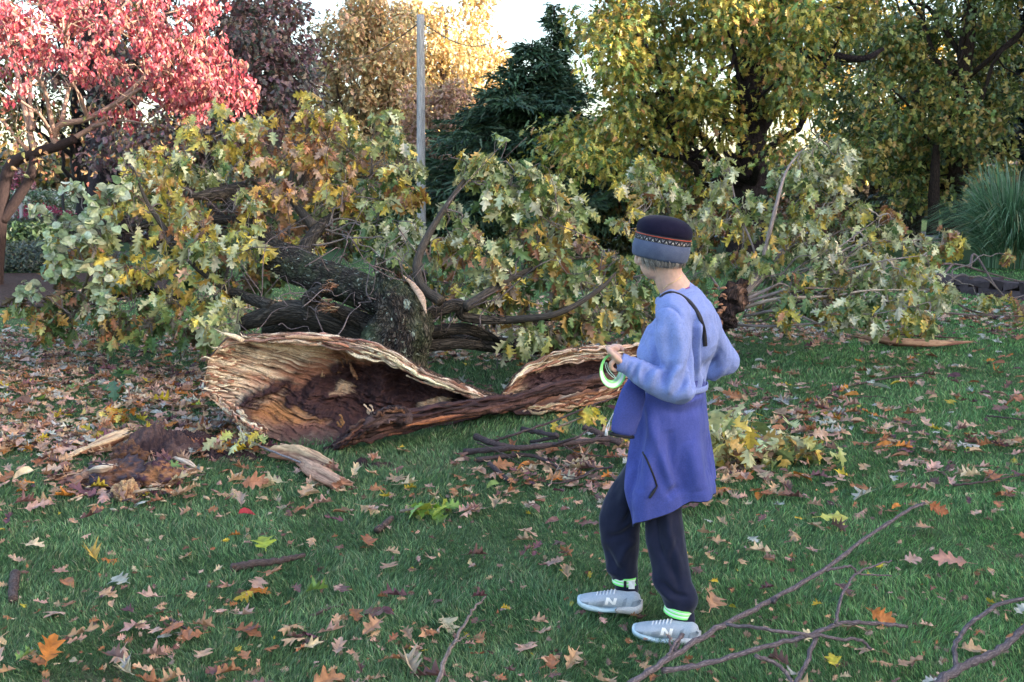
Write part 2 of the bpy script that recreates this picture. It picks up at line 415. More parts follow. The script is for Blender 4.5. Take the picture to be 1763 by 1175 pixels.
patch('road', [(-60, 36), (60, 36), (60, 42), (-60, 42)], .03, ASPH, jag=0)
patch('lane', [(4, 70), (60, 55), (60, 66), (8, 84)], .03, ASPH, jag=0)

# grass (stuff): blades denser near the camera
def grass_blades():
    g = Geo(); N = 430000
    u = rng.random(N); y0, y1 = 2.9, 24.0
    Y = (y0**-.35+u*(y1**-.35-y0**-.35))**(1/-.35)
    hw = .56*Y+.4; X = rng.uniform(-1, 1, N)*hw
    Z = gz(X, Y)
    dens = fbm(np.stack([X*1.3, Y*1.3, X*0], -1), 3, 21)
    keep = (dens > -.9) & ~((X < -5.9-.3*np.sin(Y)) & (Y > 14.3) & (Y < 21))
    X, Y, Z, dens = X[keep], Y[keep], Z[keep], dens[keep]; N = len(X)
    sc = np.clip(Y/4.5, .8, 3.2)
    h = rng.uniform(.016, .040, N)*(1-.35*sst(-.3, -1.2, X/(.5*Y))*sst(5.5, 7, Y))*(1+.5*dens)*np.clip(sc, 1, 1.3); w = rng.uniform(.0026, .0052, N)*sc
    a = rng.uniform(0, 2*math.pi, N); ca, sa = np.cos(a), np.sin(a)
    la = rng.uniform(0, 2*math.pi, N)*.5+fbm(np.stack([X*3, Y*3, X*0], -1), 2, 9)*5; ln = rng.uniform(.15, 1.1, N)*h
    lx, ly = np.cos(la)*ln, np.sin(la)*ln
    b = np.stack([X, Y, Z-.005], 1); s = np.stack([ca*w/2, sa*w/2, w*0], 1)
    m1 = b+np.stack([lx*.3, ly*.3, h*.55], 1); tp = b+np.stack([lx, ly, h], 1)
    V = np.stack([b-s, b+s, m1+s*.8, m1-s*.8, tp], 1).reshape(-1, 3)
    k = np.arange(N)[:, None]*5
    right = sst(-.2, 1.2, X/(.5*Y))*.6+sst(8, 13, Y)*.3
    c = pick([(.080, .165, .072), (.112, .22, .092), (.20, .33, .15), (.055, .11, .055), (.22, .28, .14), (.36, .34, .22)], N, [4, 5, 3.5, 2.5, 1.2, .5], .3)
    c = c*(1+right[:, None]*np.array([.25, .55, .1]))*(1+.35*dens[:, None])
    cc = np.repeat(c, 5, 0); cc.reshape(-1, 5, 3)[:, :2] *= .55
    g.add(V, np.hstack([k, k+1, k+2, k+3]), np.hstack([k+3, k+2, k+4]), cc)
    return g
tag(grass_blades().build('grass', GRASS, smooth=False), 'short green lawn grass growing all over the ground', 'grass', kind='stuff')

# ============================================================ LEAF LITTER
TAN, PINK, RUS, DRK = (.44, .28, .17), (.46, .29, .23), (.32, .14, .07), (.17, .09, .08)
CREAM, YEL, ORG, PLUM, PALE, GRN = (.50, .40, .27), (.50, .38, .04), (.46, .17, .03), (.13, .055, .07), (.40, .40, .36), (.16, .26, .07)
LIT = [('tan', TAN), ('pinkish brown', PINK), ('russet', RUS), ('dark brown', DRK), ('cream', CREAM), ('yellow', YEL), ('orange', ORG), ('dull plum', PLUM), ('pale grey', PALE), ('pale green', GRN)]
LW = np.array([6, 7, 4.5, 4.0, 1.3, .6, .8, 1.8, 1.1, .4])
def scatter_px(n, x0, x1, y0, y1):
    px = rng.uniform(x0, x1, n); py = rng.uniform(y0, y1, n)
    yv = (587.5-py)/FPX; dy = CP+yv*SP; dz = -SP+yv*CP; t = -CAMZ/dz
    return np.stack([(px-881.5)/FPX*t, dy*t], 1)
L = [scatter_px(640, -60, 1820, 760, 1240), scatter_px(700, -60, 1820, 640, 900), scatter_px(2200, -40, 440, 580, 790), scatter_px(1300, -40, 360, 650, 780),
     scatter_px(1500, 0, 1150, 560, 680), scatter_px(2600, 330, 1150, 520, 625), scatter_px(900, 1180, 1763, 515, 585), scatter_px(260, 780, 1090, 690, 850), scatter_px(110, 870, 1020, 775, 840), scatter_px(520, 1220, 1763, 570, 800),
     scatter_px(240, 1230, 1450, 690, 840), scatter_px(500, 0, 700, 540, 620), scatter_px(800, 0, 1763, 500, 560), scatter_px(120, 80, 330, 780, 870), scatter_px(500, 1200, 1763, 545, 600)]
LP = np.concatenate(L); LP = LP[LP[:, 1] > 2.9]
cl = fbm(np.stack([LP[:, 0]*1.1, LP[:, 1]*1.1, LP[:, 0]*0], -1), 2, 31)
LP = LP[rng.random(len(LP)) < np.clip(.75+cl*1.4, .25, 1)]
_f = np.array([G(1050, 1052)[:2], G(1148, 1100)[:2], G(1180, 1100)[:2]]); LP = LP[np.min([np.linalg.norm((LP-f)*[1, 1.5], axis=1) for f in _f], 0) > .24]
_lx, _ly = proj(np.column_stack([LP, LP[:, 0]*0])); LP = LP[~((_lx > 430) & (_lx < 1000) & (LP[:, 1] > 6.45) & (LP[:, 1] < 7.6) & (_ly > 640))]
NL = len(LP); kind = rng.choice(len(LIT), NL, p=LW/LW.sum())
far = LP[:, 1] > 6.2
kind[far & (rng.random(NL) < .12)] = 8
sz = rng.uniform(.045, .118, NL)*np.where(rng.random(NL) < .12, 1.25, 1)*(1+.18*(LP[:, 1] > 5))
lc = pick([c for _, c in LIT], NL)*0+np.array([c for _, c in LIT])[kind]*rng.uniform(.75, 1.2, (NL, 1))*rng.uniform(.94, 1.06, (NL, 3))
up = nrm(np.stack([rng.normal(0, .27, NL), rng.normal(0, .27, NL)-.05, np.ones(NL)], 1)); dr = rdir(NL, -.08, .08)
lz = gz(LP[:, 0], LP[:, 1])+rng.uniform(.022, .055, NL)
pos = np.column_stack([LP, lz])-dr*sz[:, None]*.5
px_, py_ = proj(pos); vis = (px_ > -10) & (px_ < 1773) & (py_ < 1185)
show = np.where(vis, sz/LP[:, 1], -1); near = np.argsort(-show)[:286]; isn = np.zeros(NL, bool); isn[near] = True
g = Geo(); o = ~isn; leaves(g, CURL, pos[o], dr[o], up[o], sz[o], lc[o])
nb_ = 2600; bp = np.concatenate([scatter_px(1700, -60, 1820, 640, 1230), scatter_px(900, -60, 500, 600, 800)]); bz = gz(bp[:, 0], bp[:, 1])+rng.uniform(.01, .04, nb_); bd = rdir(nb_, -.3, .3)
leaves(g, CURL, np.column_stack([bp, bz]), bd, rdir(nb_, .2, 1), rng.uniform(.015, .045, nb_), pick([TAN, PINK, RUS, DRK, CREAM, YEL, (.2, .13, .09)], nb_, [3, 3, 2, 3, 1, .6, 3]))
tag(g.build('fallen_leaves', LITTER, smooth=False), 'dry oak leaves scattered thickly over the lawn', 'leaves', kind='stuff')
for i in near:
    nm = LIT[kind[i]][0]; g = Geo(); org = np.array([LP[i, 0], LP[i, 1], lz[i]])
    leaves(g, [CURL[rng.integers(len(CURL))]], [pos[i]], [dr[i]], [up[i]], [sz[i]], [lc[i]])
    tag(g.build('fallen_leaf', LITTER, smooth=False, origin=org), f'{nm} lobed dry leaf lying loose on the green lawn', 'leaf', f'{nm} leaves fallen on the lawn')
def one_leaf(px, py, size, ang, c, label, T=CURL, k=0, h=.06, tilt=(.1, -.3)):
    p = G(px, py); p[2] = gz(p[0], p[1])+h; g = Geo(); d = np.array([[math.cos(ang), math.sin(ang), .1]])
    leaves(g, [T[k]], [p-d[0]*size*.5], d, [(tilt[0], tilt[1], 1)], [size], [c])
    tag(g.build('fallen_leaf', LITTER, smooth=False, origin=p), label, 'leaf')
one_leaf(455, 955, .15, 1.9, (.30, .36, .04), 'large yellow green oak leaf beside the short bark stick on the lawn', k=6, tilt=(.1, -.25))
one_leaf(425, 902, .085, .2, (.33, .03, .04), 'bright crimson leaf lying flat in the grass', OVAL and DROOP, 0)
one_leaf(1435, 917, .15, .1, (.42, .42, .10), 'pale yellow green oak leaf propped on the grass right of the woman', k=3, h=.08)
one_leaf(440, 848, .16, 0, (.40, .17, .09), 'orange brown narrow lobed oak leaf below the split wood chunks', k=6, tilt=(0, -.6))
one_leaf(1228, 1072, .15, 1.2, (.36, .20, .12), 'large tan leaf standing on edge behind the near shoe', k=0, h=.09, tilt=(.5, -.7))
one_leaf(1632, 992, .15, 2.8, (.40, .20, .15), 'large pinkish oak leaf lying flat on the lawn at the right', k=6)
one_leaf(160, 975, .15, 2.2, (.50, .33, .07), 'yellow and cream folded leaf in the grass at the left', k=5, tilt=(.3, -.4))

# ============================================================ TREES
def limb_path(a, b, sag=.0, wob=.12, n=7):
    a = np.array(a, float); b = np.array(b, float); t = np.linspace(0, 1, n)[:, None]; L = np.linalg.norm(b-a)
    p = a+(b-a)*t; p[:, 2] += (sag*L*np.sin(np.pi*t[:, 0])); p[1:-1] += rng.normal(0, wob*L*.12, (n-2, 3)); return p
def clumps_in(ctr, rad, n, shell=.55, zmin=None):
    d = rdir(n); r = shell+(1-shell)*rng.random(n)**.6; c = np.array(ctr)+d*r[:, None]*np.array(rad)
    return c if zmin is None else c[c[:, 2] > zmin]
def crown(g, C, crad, per, T, size, pal, w=None, droop=.4, flat=.6, palvar=1.0):
    """C clump centres; leaves gathered on small spray tips inside each clump"""
    M = len(C); crad = np.broadcast_to(crad, (M,))
    ns = max(3, per//9); N = M*ns*9
    cid = np.repeat(np.arange(M), ns)
    tip = C[cid]+rdir(M*ns)*(rng.random(M*ns)**.5*crad[cid])[:, None]*np.array([1, 1, flat])
    lid = np.repeat(np.arange(M*ns), 9)
    p = tip[lid]+rng.normal(0, 1, (N, 3))*(size*.75)
    out = nrm(p-C[cid[lid]]); d = nrm(rdir(N)*.8+out*.6+np.array([0, 0, -droop]))
    up = nrm(rdir(N)*.7+np.array([0, 0, 1.0])+out*.3)
    pal = np.array(pal); w = np.ones(len(pal)) if w is None else np.array(w, float)
    cw = rng.dirichlet(w*2.5/palvar, M)             # every clump has a mix of its own
    cum = np.cumsum(cw[cid[lid]], 1); k = (rng.random((N, 1)) > cum).sum(1).clip(0, len(pal)-1)
    col = pal[k]*rng.uniform(.7, 1.25, (N, 1))*rng.uniform(.93, 1.07, (N, 3))*(rng.uniform(.8, 1.2, M)[cid[lid]])[:, None]
    leaves(g, T, p, d, up, size*rng.uniform(.7, 1.25, N), col)
def tree(name, label, base, h, r, ctr, rad, nclump, crad, per, T, size, pal, w=None, cat='tree', bark=(.055, .045, .04), group=None, extra=None, limbs=14, zmin=1.5, lean=(0, 0), mat=None, bmat=None, forks=None, shell=.5, **kw):
    base = np.array([base[0], base[1], float(gz(base[0], base[1]))])
    t = empty(name, base, label, cat, group)
    g = Geo(); top = base+np.array([lean[0], lean[1], h])
    tp = limb_path(base-[0, 0, .1], top, 0, .07, 8)
    tube(g, tp, [r*1.5, r*1.08, r, r*.9, r*.75, r*.55, r*.35, r*.12], 16, bark, n=40, disp=r*.18, dscale=2.5, dstretch=4)
    C = clumps_in(ctr, rad, nclump, shell, zmin)
    if extra is not None: C = np.vstack([C, np.array(extra)])
    ids = rng.choice(len(C), min(limbs, len(C)), replace=False)
    g.build('trunk', bmat or BARK, t)
    g = Geo()
    for i in ids:
        f = np.clip((C[i][2]-base[2])/h*.55, .22, .85); a = tp[int(f*7)]
        p = limb_path(a, C[i], -.06, .3); tube(g, p, np.linspace(r*.34, r*.05, 7), 7, bark, n=12)
        for k in range(3):
            q = p[3+k]; near = C[np.argsort(np.linalg.norm(C-q, axis=1))[rng.integers(0, min(8, len(C)))]]
            tube(g, limb_path(q, near, 0, .4, 5), np.linspace(r*.13, r*.03, 5), 5, bark)
    if forks: 
        for pts, rr in forks: tube(g, pts, rr, 10, bark, n=24, disp=.03, dscale=3)
    g.build('limb', bmat or BARK, t)
    g = Geo(); crown(g, C, crad, per, T, size, pal, w, **kw)
    g.build('crown', mat or LEAF, t, smooth=False)
    return t
def Xat(px, Y): return float(P(px, 340, Y)[0])

# right hand oak, wide ochre green crown
OG = [(.10, .17, .05), (.17, .25, .06), (.34, .34, .07), (.48, .40, .08), (.52, .36, .08), (.36, .18, .06)]
oakY = 25.0
ex = []
for (x, y, n) in [(1040, 50, 4), (1070, 120, 5), (1120, 40, 5), (1050, 170, 4), (985, 220, 2), (1060, 230, 5), (1130, 180, 5), (1180, 100, 5), (1250, 60, 6), (1200, 200, 3), (1330, 60, 5), (1330, 130, 4), (1400, 40, 4), (1080, 290, 4), (1150, 270, 4), (1230, 150, 4), (1000, 270, 2), (1300, 10, 4), (1480, 30, 4), (1040, 10, 4), (1360, 230, 2), (1180, 20, 4)]:
    for k in range(n): ex.append(P(x+rng.normal(0, 30), y+rng.normal(0, 22), oakY+rng.uniform(-3.5, 2.5)))
bx = Xat(1288, oakY)
tree('oak_tree', 'big oak with thick dark trunk and ochre green crown behind the fallen branches', (bx, oakY), 13, .36, (bx+1.0, oakY, 9.2), (4.8, 4.0, 3.6), 80, .8, 190, OAKmid, .18, OG, [3, 4, 5, 5, 2.5, 1],
     extra=ex, limbs=18, bark=(.032, .024, .028), zmin=5.2,
     forks=[([P(1288, 235, oakY), P(1245, 205, oakY-.3), P(1225, 160, oakY-.6), P(1200, 120, oakY-1)], [.22, .17, .12, .06]),
            ([P(1300, 95, oakY), P(1390, 92, oakY+.2), P(1480, 102, oakY-.2), P(1520, 85, oakY)], [.2, .13, .09, .04]),
            ([P(1270, 170, oakY), P(1210, 160, oakY-.8), P(1130, 160, oakY-1.4)], [.14, .1, .04])])
OG2 = [(.17, .24, .07), (.32, .36, .10), (.50, .42, .11), (.55, .36, .11), (.10, .15, .06)]
ex = [P(x+rng.normal(0, 28), y+rng.normal(0, 22), 31+rng.uniform(-3, 3)) for (x, y) in [(1560, 60), (1620, 100), (1580, 160), (1660, 200), (1540, 230), (1600, 260), (1480, 250), (1700, 60), (1740, 160), (1500, 290), (1560, 300), (1640, 270), (1420, 300), (1710, 260), (1530, 120), (1640, 30)] for k in range(4)]
tree('broadleaf_tree', 'olive and ochre tree with slim dark trunks at the right edge behind the grass clump', (Xat(1640, 31), 31), 12, .26, (Xat(1640, 31), 31, 9.5), (5.5, 4, 3.5), 60, 1.0, 170, OAKlow, .2, OG2, [4, 3, 3, 1.5, 3],
     extra=ex, limbs=14, bark=(.05, .035, .03), zmin=4.5, forks=[([P(1605, 405, 29), P(1608, 330, 29), P(1612, 250, 29)], [.17, .15, .1])])
tree('broadleaf_tree', 'thin trunked tree with low dark limbs left of the grass clump', (Xat(1572, 34), 34), 9, .2, (Xat(1540, 34), 34, 5.6), (4.2, 3, 2.0), 45, 1.0, 110, OAKlow, .22, OG2, [5, 3, 2, 1, 5], limbs=12, zmin=3.2)
# sunlit yellow tree seen through the gap
YO = [(.55, .40, .05), (.60, .48, .10), (.45, .35, .06), (.50, .28, .05)]
tree('broadleaf_tree', 'bright yellow tree glowing through the gap right of the big oak', (Xat(1490, 52), 52), 12, .35, (Xat(1490, 52), 52, 6.5), (5, 4, 4.5), 40, 1.4, 70, OAKlow, .34, YO, zmin=3)
# orange trees behind the pole
OR = [(.62, .42, .22), (.62, .48, .25), (.52, .38, .2), (.44, .38, .2), (.62, .36, .22)]
def octree(label, px, Y, top, wpx, pal, w, nc, per, seedpx=0, size=.3, hgt=None, zb=300):
    x = Xat(px, Y); zt = P(px, top, Y)[2]; zl = max(2.0, P(px, zb, Y)[2]); rx = wpx/2*Y/FPX
    return tree('autumn_tree', label, (x, Y), zt-1, .32, (x, Y, (zt+zl)/2), (rx, rx*.8, (zt-zl)/2), nc, rx*.24, per, OAKlow, size, pal, w, limbs=22, bark=(.10, .07, .06), zmin=1.2, shell=.25)
octree('tall russet and olive tree left of the utility pole', 640, 46, -30, 205, OR, [3, 2, 4, 5, 2], 120, 90, size=.24)
octree('tall golden orange tree rising behind the utility pole top', 765, 56, -25, 250, [(.68, .50, .20), (.72, .58, .28), (.62, .42, .18), (.58, .38, .2)], [4, 4, 3, 2], 120, 80, size=.27)
octree('pinkish brown tree low between the pole and the dark evergreen', 770, 42, 130, 170, [(.56, .34, .26), (.52, .31, .22), (.58, .40, .2), (.44, .32, .16)], [4, 3, 2, 2], 70, 80, size=.2, zb=360)
octree('small leafy tree between the maroon tree and the russet tree', 530, 50, 80, 130, [(.28, .25, .09), (.34, .28, .10), (.3, .2, .1)], [3, 2, 1], 40, 70, size=.24)
# maroon tree, left
MR = [(.17, .09, .11), (.22, .11, .11), (.12, .10, .09), (.24, .15, .11), (.10, .12, .09)]
ex = [P(x+rng.normal(0, 20), y+rng.normal(0, 18), 32+rng.uniform(-2.5, 2.5)) for (x, y) in [(430, 60), (470, 100), (480, 170), (440, 150), (400, 90), (420, 200), (350, 150), (500, 130), (455, 210), (380, 220), (300, 210), (250, 250), (330, 255), (210, 270), (410, 20)] for k in range(5)]
tree('maroon_tree', 'tall dark maroon tree behind the red leaved tree', (Xat(186, 34), 34), 15, .5, (Xat(300, 34), 34, 8.5), (5.2, 4, 5), 80, 1.0, 150, OAKlow, .21, MR, [4, 4, 3, 2, 3], extra=ex, bark=(.045, .035, .045), zmin=3.2)
tree('maroon_tree', 'dark trunk with sparse brown leaves beside the left stake', (Xat(140, 38), 38), 10, .32, (Xat(110, 38), 38, 6.5), (5, 3.5, 3.2), 40, 1.0, 110, OAKlow, .24, [(.20, .16, .04), (.30, .24, .05), (.14, .08, .05), (.10, .10, .04)], limbs=10, bark=(.035, .03, .035), zmin=3.0)

# dark conifers
CG = [(.05, .09, .06), (.07, .13, .075), (.10, .16, .09), (.14, .20, .11)]
def conifer(name, label, px, Y, top, wpx, n=26, bot=1.0, cg=CG, trunk=.28):
    x = Xat(px, Y); H = P(px, top, Y)[2]; Rb = wpx/2*Y/FPX; base = np.array([x, Y, 0])
    t = empty(name, base, label, 'evergreen tree'); g = Geo(); tube(g, [base, base+[.1, 0, H*.5], base+[0, 0, H]], [trunk, trunk*.6, .03], 10, (.05, .035, .03), n=20)
    g.build('trunk', BARK, t)
    g = Geo(); gb = Geo(); PP = []; DD = []
    for z in np.linspace(bot, H-.15, n):
        f = (z-bot)/(H-bot); rr = Rb*(1-f)**.75
        for k in range(max(4, int(11*(1-f)+4))):
            a = rng.uniform(0, 2*math.pi); L = rr*rng.uniform(.35, 1.3); dv = np.array([math.cos(a), math.sin(a), 0])
            st = base+[0, 0, z+rng.uniform(-.15, .15)]; m = 9
            tt = np.linspace(0, 1, m)[:, None]; p = st+dv*L*tt+np.array([0, 0, 1])*(L*(.12*tt-.22*tt**2+.10*tt**4))
            tube(gb, p, np.linspace(.035*(1-f)+.008, .005, m), 4, (.05, .035, .03), cap=False)
            M = int(26+46*L); u = rng.random(M)**.75; i = (u*(m-1)).astype(int).clip(0, m-2); q = p[i]+(p[i+1]-p[i])*((u*(m-1))-i)[:, None]
            side = np.cross(dv, [0, 0, 1]); off = rng.normal(0, 1, (M, 1))*.26*(1.1-u[:, None])*max(L, .5)
            q = q+side*off+np.stack([np.zeros(M), np.zeros(M), rng.normal(0, .06, M)], 1)
            PP.append(q); DD.append(nrm(dv*.9+side*np.sign(off)*.7+np.array([0, 0, -.05])+rng.normal(0, .35, (M, 3))))
    PP = np.vstack(PP); DD = np.vstack(DD); M = len(PP)
    spray = [leaf_tmpl([(.0, 0), (.10, .15), (.05, .3), (.13, .5), (.05, .65), (.07, .8), (.0, 1)], .2, b, stalk=False) for b in (.1, .3)]
    leaves(g, spray, PP, DD, rng.normal(0, .5, (M, 3))+[0, 0, 1], rng.uniform(.22, .42, M), pick(cg, M, [3, 4, 3, 1.5], .3))
    gb.build('limb', BARK, t); g.build('crown', NEEDLE, t, smooth=False)
conifer('conifer', 'dark green spreading cedar right of the utility pole', 915, 30, 75, 500, 40, .5)
conifer('conifer', 'thin topped dark cedar rising between the broad cedar and the big oak', 952, 38, 10, 180, 24, 2.0)
conifer('conifer', 'bluish dark evergreen at the far right behind the olive tree', 1760, 40, -60, 330, 26, 3.2, [(.02, .03, .035), (.03, .045, .045), (.05, .06, .05), (.06, .05, .04)])
conifer('conifer', 'low dark evergreen with drooping limbs under the trees right of the big oak', 1500, 44, 215, 260, 14, 2.6)

# ============================================================ DOGWOOD (near left, pink red)
DW = [(.44, .07, .10), (.55, .14, .17), (.34, .05, .07), (.50, .20, .16), (.62, .32, .27), (.30, .13, .09)]
DY = 16.0; db = G(-8, 492); DY = db[1]
dog = empty('dogwood_tree', (db[0], db[1], 0), 'pink red leaved tree with low curved reddish trunk at the left edge', 'tree')
g = Geo(); dk = (.034, .023, .024)
def Pd(x, y, o=0): return P(x, y, DY+o)
tube(g, [Pd(-8, 500), Pd(-4, 430), Pd(2, 370), Pd(8, 320), Pd(22, 282), Pd(60, 264), Pd(100, 252), Pd(128, 240, -.1)], [.14, .12, .11, .105, .10, .09, .08, .07], 14, dk, n=50, disp=.02, dscale=5, dstretch=3)
tube(g, [Pd(4, 380), Pd(28, 345), Pd(52, 305), Pd(58, 270), Pd(50, 225, .3), Pd(42, 150, .5), Pd(30, 60, .8)], [.10, .09, .085, .07, .05, .04, .03], 12, dk, n=40, disp=.015, dscale=5)
g.build('trunk', SMOOTHB, dog)
ends = []
lm = [([(100, 250), (92, 235), (105, 215), (150, 205), (200, 178), (250, 150), (330, 120)], .075, 0),
      ([(128, 238), (160, 218), (190, 195), (215, 165)], .05, .4), ([(95, 240), (85, 190), (75, 150), (50, 120), (20, 80)], .05, -.4), ([(60, 262), (45, 200), (30, 130), (10, 60), (0, 0)], .06, .3),
      ([(50, 262), (30, 240), (5, 210), (-30, 180)], .045, -.3), ([(55, 225), (52, 150), (65, 80), (80, 10)], .045, .8), ([(105, 215), (120, 150), (150, 90), (190, 50)], .04, .5),
      ([(150, 205), (140, 170), (120, 130), (110, 60)], .035, -.6), ([(200, 178), (250, 130), (300, 60), (330, 10)], .04, .7), ([(160, 218), (210, 208), (260, 215)], .035, -.5), ([(250, 150), (300, 150), (380, 165)], .03, -.4),
      ([(90, 235), (70, 200), (30, 170)], .04, -.7), ([(120, 150), (170, 60), (240, -20)], .04, .3), ([(190, 50), (260, 30), (340, 10)], .03, .6)]
g = Geo()
for pts, r0, o in lm:
    q = np.array([Pd(x, y, o*k/(len(pts)-1)*1.6) for k, (x, y) in enumerate(pts)]); tube(g, q, np.linspace(r0, r0*.3, len(pts)), 9, (.30, .20, .17), n=len(pts)*5, disp=.01, dscale=8); ends.append(q)
allp = np.vstack(ends)
C = [];
for (x, y, n, s) in [(30, 40, 9, 30), (100, 30, 9, 35), (190, 30, 10, 40), (280, 40, 9, 35), (350, 30, 7, 25), (60, 90, 7, 30), (150, 80, 6, 30), (250, 90, 8, 35), (330, 100, 9, 30), (290, 140, 8, 22), (350, 150, 8, 20), (310, 180, 6, 18), (390, 155, 6, 14), (425, 160, 3, 8), (330, 205, 4, 12), (20, 150, 3, 25), (10, 60, 6, 25), (215, 195, 2, 8), (390, 120, 3, 14), (300, 120, 5, 24), (0, 10, 8, 30), (120, 0, 9, 40), (240, 0, 8, 40), (355, 70, 5, 18), (130, 130, 3, 30), (200, 130, 3, 25), (320, 160, 5, 20)]:
    for k in range(max(2, int(n*.72))): C.append(P(x+rng.normal(0, s*.6), y+rng.normal(0, s*.5), DY+rng.uniform(-1.6, 1.8)))
C = np.array(C)
for c in C:
    a = allp[np.argmin(np.linalg.norm(allp-c, axis=1)+rng.random(len(allp))*.4)]; tube(g, limb_path(a, c, .08, .5, 5), np.linspace(.02, .005, 5), 5, (.32, .22, .18))
for k in range(60):  # fine bare twigs
    a = allp[rng.integers(len(allp))]; b = a+rdir(1)[0]*rng.uniform(.3, .8)+[0, 0, .2]; tube(g, limb_path(a, b, .1, .6, 5), np.linspace(.012, .003, 5), 4, (.34, .25, .2))
g.build('limb', SMOOTHB, dog)
g = Geo(); M = len(C); ns = 7; tip = np.repeat(C, ns, 0)+rng.normal(0, .16, (M*ns, 3)); lid = np.repeat(np.arange(M*ns), 9); N = len(lid)
p = tip[lid]+rng.normal(0, .05, (N, 3)); d = nrm(rdir(N, -1, .2)*.75+[0, 0, -.9]); leaves(g, DROOP, p, d, rdir(N)+[0, 0, .3], rng.uniform(.075, .125, N), pick(DW, N, [4, 5, 2, 2.5, 1.6, .8], .25))
# sparse brown and green leaves low in the crown
C2 = np.array([P(rng.uniform(-10, 330), rng.uniform(170, 290), DY+rng.uniform(-1, 2)) for k in range(70)]); lid = np.repeat(np.arange(70), 7); N = len(lid)
leaves(g, DROOP, C2[lid]+rng.normal(0, .12, (N, 3)), rdir(N, -1, .2)+[0, 0, -.6], rdir(N), rng.uniform(.07, .11, N), pick([(.2, .12, .06), (.3, .10, .07), (.14, .16, .06), (.4, .26, .12)], N))
g.build('crown', LEAF, dog, smooth=False)

# ============================================================ UNDERGROWTH, HEDGES, FAR WOOD
def shrub(name, label, px, Y, wpx, hm, pal, T=OAKlow, size=.12, n=2600, cat='shrub', group=None, depth=1.2, z0=0, mat=None):
    x = Xat(px, Y); w = wpx*Y/FPX/2; base = (x, Y, 0); t = empty(name, base, label, cat, group)
    g = Geo()
    for k in range(9):
        b = np.array([x+rng.uniform(-w, w)*.85, Y+rng.uniform(-.4, .4)*depth, hm*rng.uniform(.5, .9)]); tube(g, limb_path([x+(b[0]-x)*.4, Y, 0], b, .05, .4, 5), np.linspace(.03, .006, 5), 5, (.06, .045, .035))
    g.build('stem', TWIG, t)
    g = Geo(); u = rdir(n); r = rng.random(n)**.33*.5+.5; q = u*r[:, None]*[w, depth*.6, hm*.55]
    q *= (1+.25*fbm(u*2.2, 2, int(px)))[:, None]; q[:, 2] += hm*.52
    k = q[:, 2] > .02; q = q[k]; n = len(q)
    leaves(g, T, q+[x, Y, z0], rdir(n)+u[k]*.6+[0, 0, -.2], u[k]+rdir(n)*.6+[0, 0, .4], rng.uniform(.6, 1.3, n)*size, pick(pal, n, None, .3)); g.build('foliage', mat or LEAF, t, smooth=False)
HG = [(.03, .05, .035), (.05, .075, .05), (.07, .09, .075)]
shrub('hedge', 'low bluish dark hedge behind the red tree trunk', 60, 21.5, 230, .62, HG, size=.07, n=5000, depth=1.4)
shrub('hedge', 'long clipped hedge in front of the red flowers', 85, 34, 190, .85, [(.05, .075, .05), (.10, .12, .08), (.07, .05, .04)], size=.1, n=4500)
shrub('flower_bed', 'row of deep pink flowers above the clipped hedge', 75, 36.5, 110, 1.1, [(.4, .03, .10), (.3, .02, .07), (.5, .06, .14)], size=.09, n=2500, cat='flowers')
shrub('flowering_shrub', 'pale blossoming shrub beyond the pink flowers', 60, 41, 180, 1.7, [(.55, .6, .5), (.10, .17, .09), (.14, .2, .1)], size=.16, n=2600)
shrub('flowering_shrub', 'magenta leaved shrub beside the red tree trunk', 30, 44, 70, 2.6, [(.35, .07, .14), (.2, .06, .08), (.3, .2, .2)], size=.16, n=1500)
shrub('shrub', 'dark green shrub with broad leaves above the low hedge', 45, 24, 120, .9, [(.04, .08, .035), (.07, .11, .05)], T=DROOP, size=.14, n=1600)
for (x, Y, w, h, lab, pal) in [(700, 30, 190, 1.7, 'olive green shrub at the foot of the utility pole', [(.10, .14, .03), (.16, .17, .035), (.07, .10, .03)]),
    (820, 29, 200, 1.5, 'dark green shrub under the broad cedar', [(.04, .07, .03), (.06, .08, .03)]), (1010, 28, 220, 1.7, 'mottled olive shrub between the cedar and the oak', [(.08, .10, .03), (.2, .15, .04), (.05, .07, .03)]),
    (1170, 28, 230, 1.9, 'ochre shrub left of the oak trunk', [(.22, .15, .04), (.10, .11, .03), (.25, .10, .035)]), (1390, 28, 200, 1.3, 'brownish shrub right of the oak trunk', [(.16, .09, .05), (.08, .09, .03), (.25, .13, .06)]),
    (1480, 33, 200, 1.5, 'dark shrub in front of the far wooden box', [(.04, .05, .03), (.08, .07, .03)]), (560, 31, 190, 1.6, 'reddish shrub left of the utility pole', [(.16, .08, .05), (.10, .10, .04)]), (420, 30, 220, 2.0, 'dusky shrub below the maroon tree', [(.09, .06, .05), (.07, .08, .04)]),
    (290, 30, 200, 1.8, 'dark plum shrub beside the maroon tree trunk', [(.06, .04, .05), (.10, .06, .05)])]:
    shrub('shrub', lab, x, Y, w, h, pal, size=.15, n=2200, depth=2)
g = Geo(); N = 42000; th = rng.uniform(-1.0, 1.0, N); rr = rng.uniform(66, 84, N); x = np.sin(th)*rr; y = np.cos(th)*rr
hmax = 4.2+1.6*fbm(np.stack([th*14, th*0, th*0], -1), 3, 4); z = rng.random(N)**.8*hmax
c = pick([(.04, .06, .03), (.08, .09, .035), (.2, .14, .04), (.14, .07, .045), (.28, .2, .06)], N, [4, 3, 1.5, 1.5, .8], .3)
leaves(g, OAKlow, np.stack([x, y, z], 1), rdir(N), rdir(N)+[0, -.5, .6], rng.uniform(.5, .9, N), c)
tag(g.build('distant_woodland', LEAF, smooth=False), 'far belt of mixed autumn trees closing the view', 'woodland', kind='stuff')

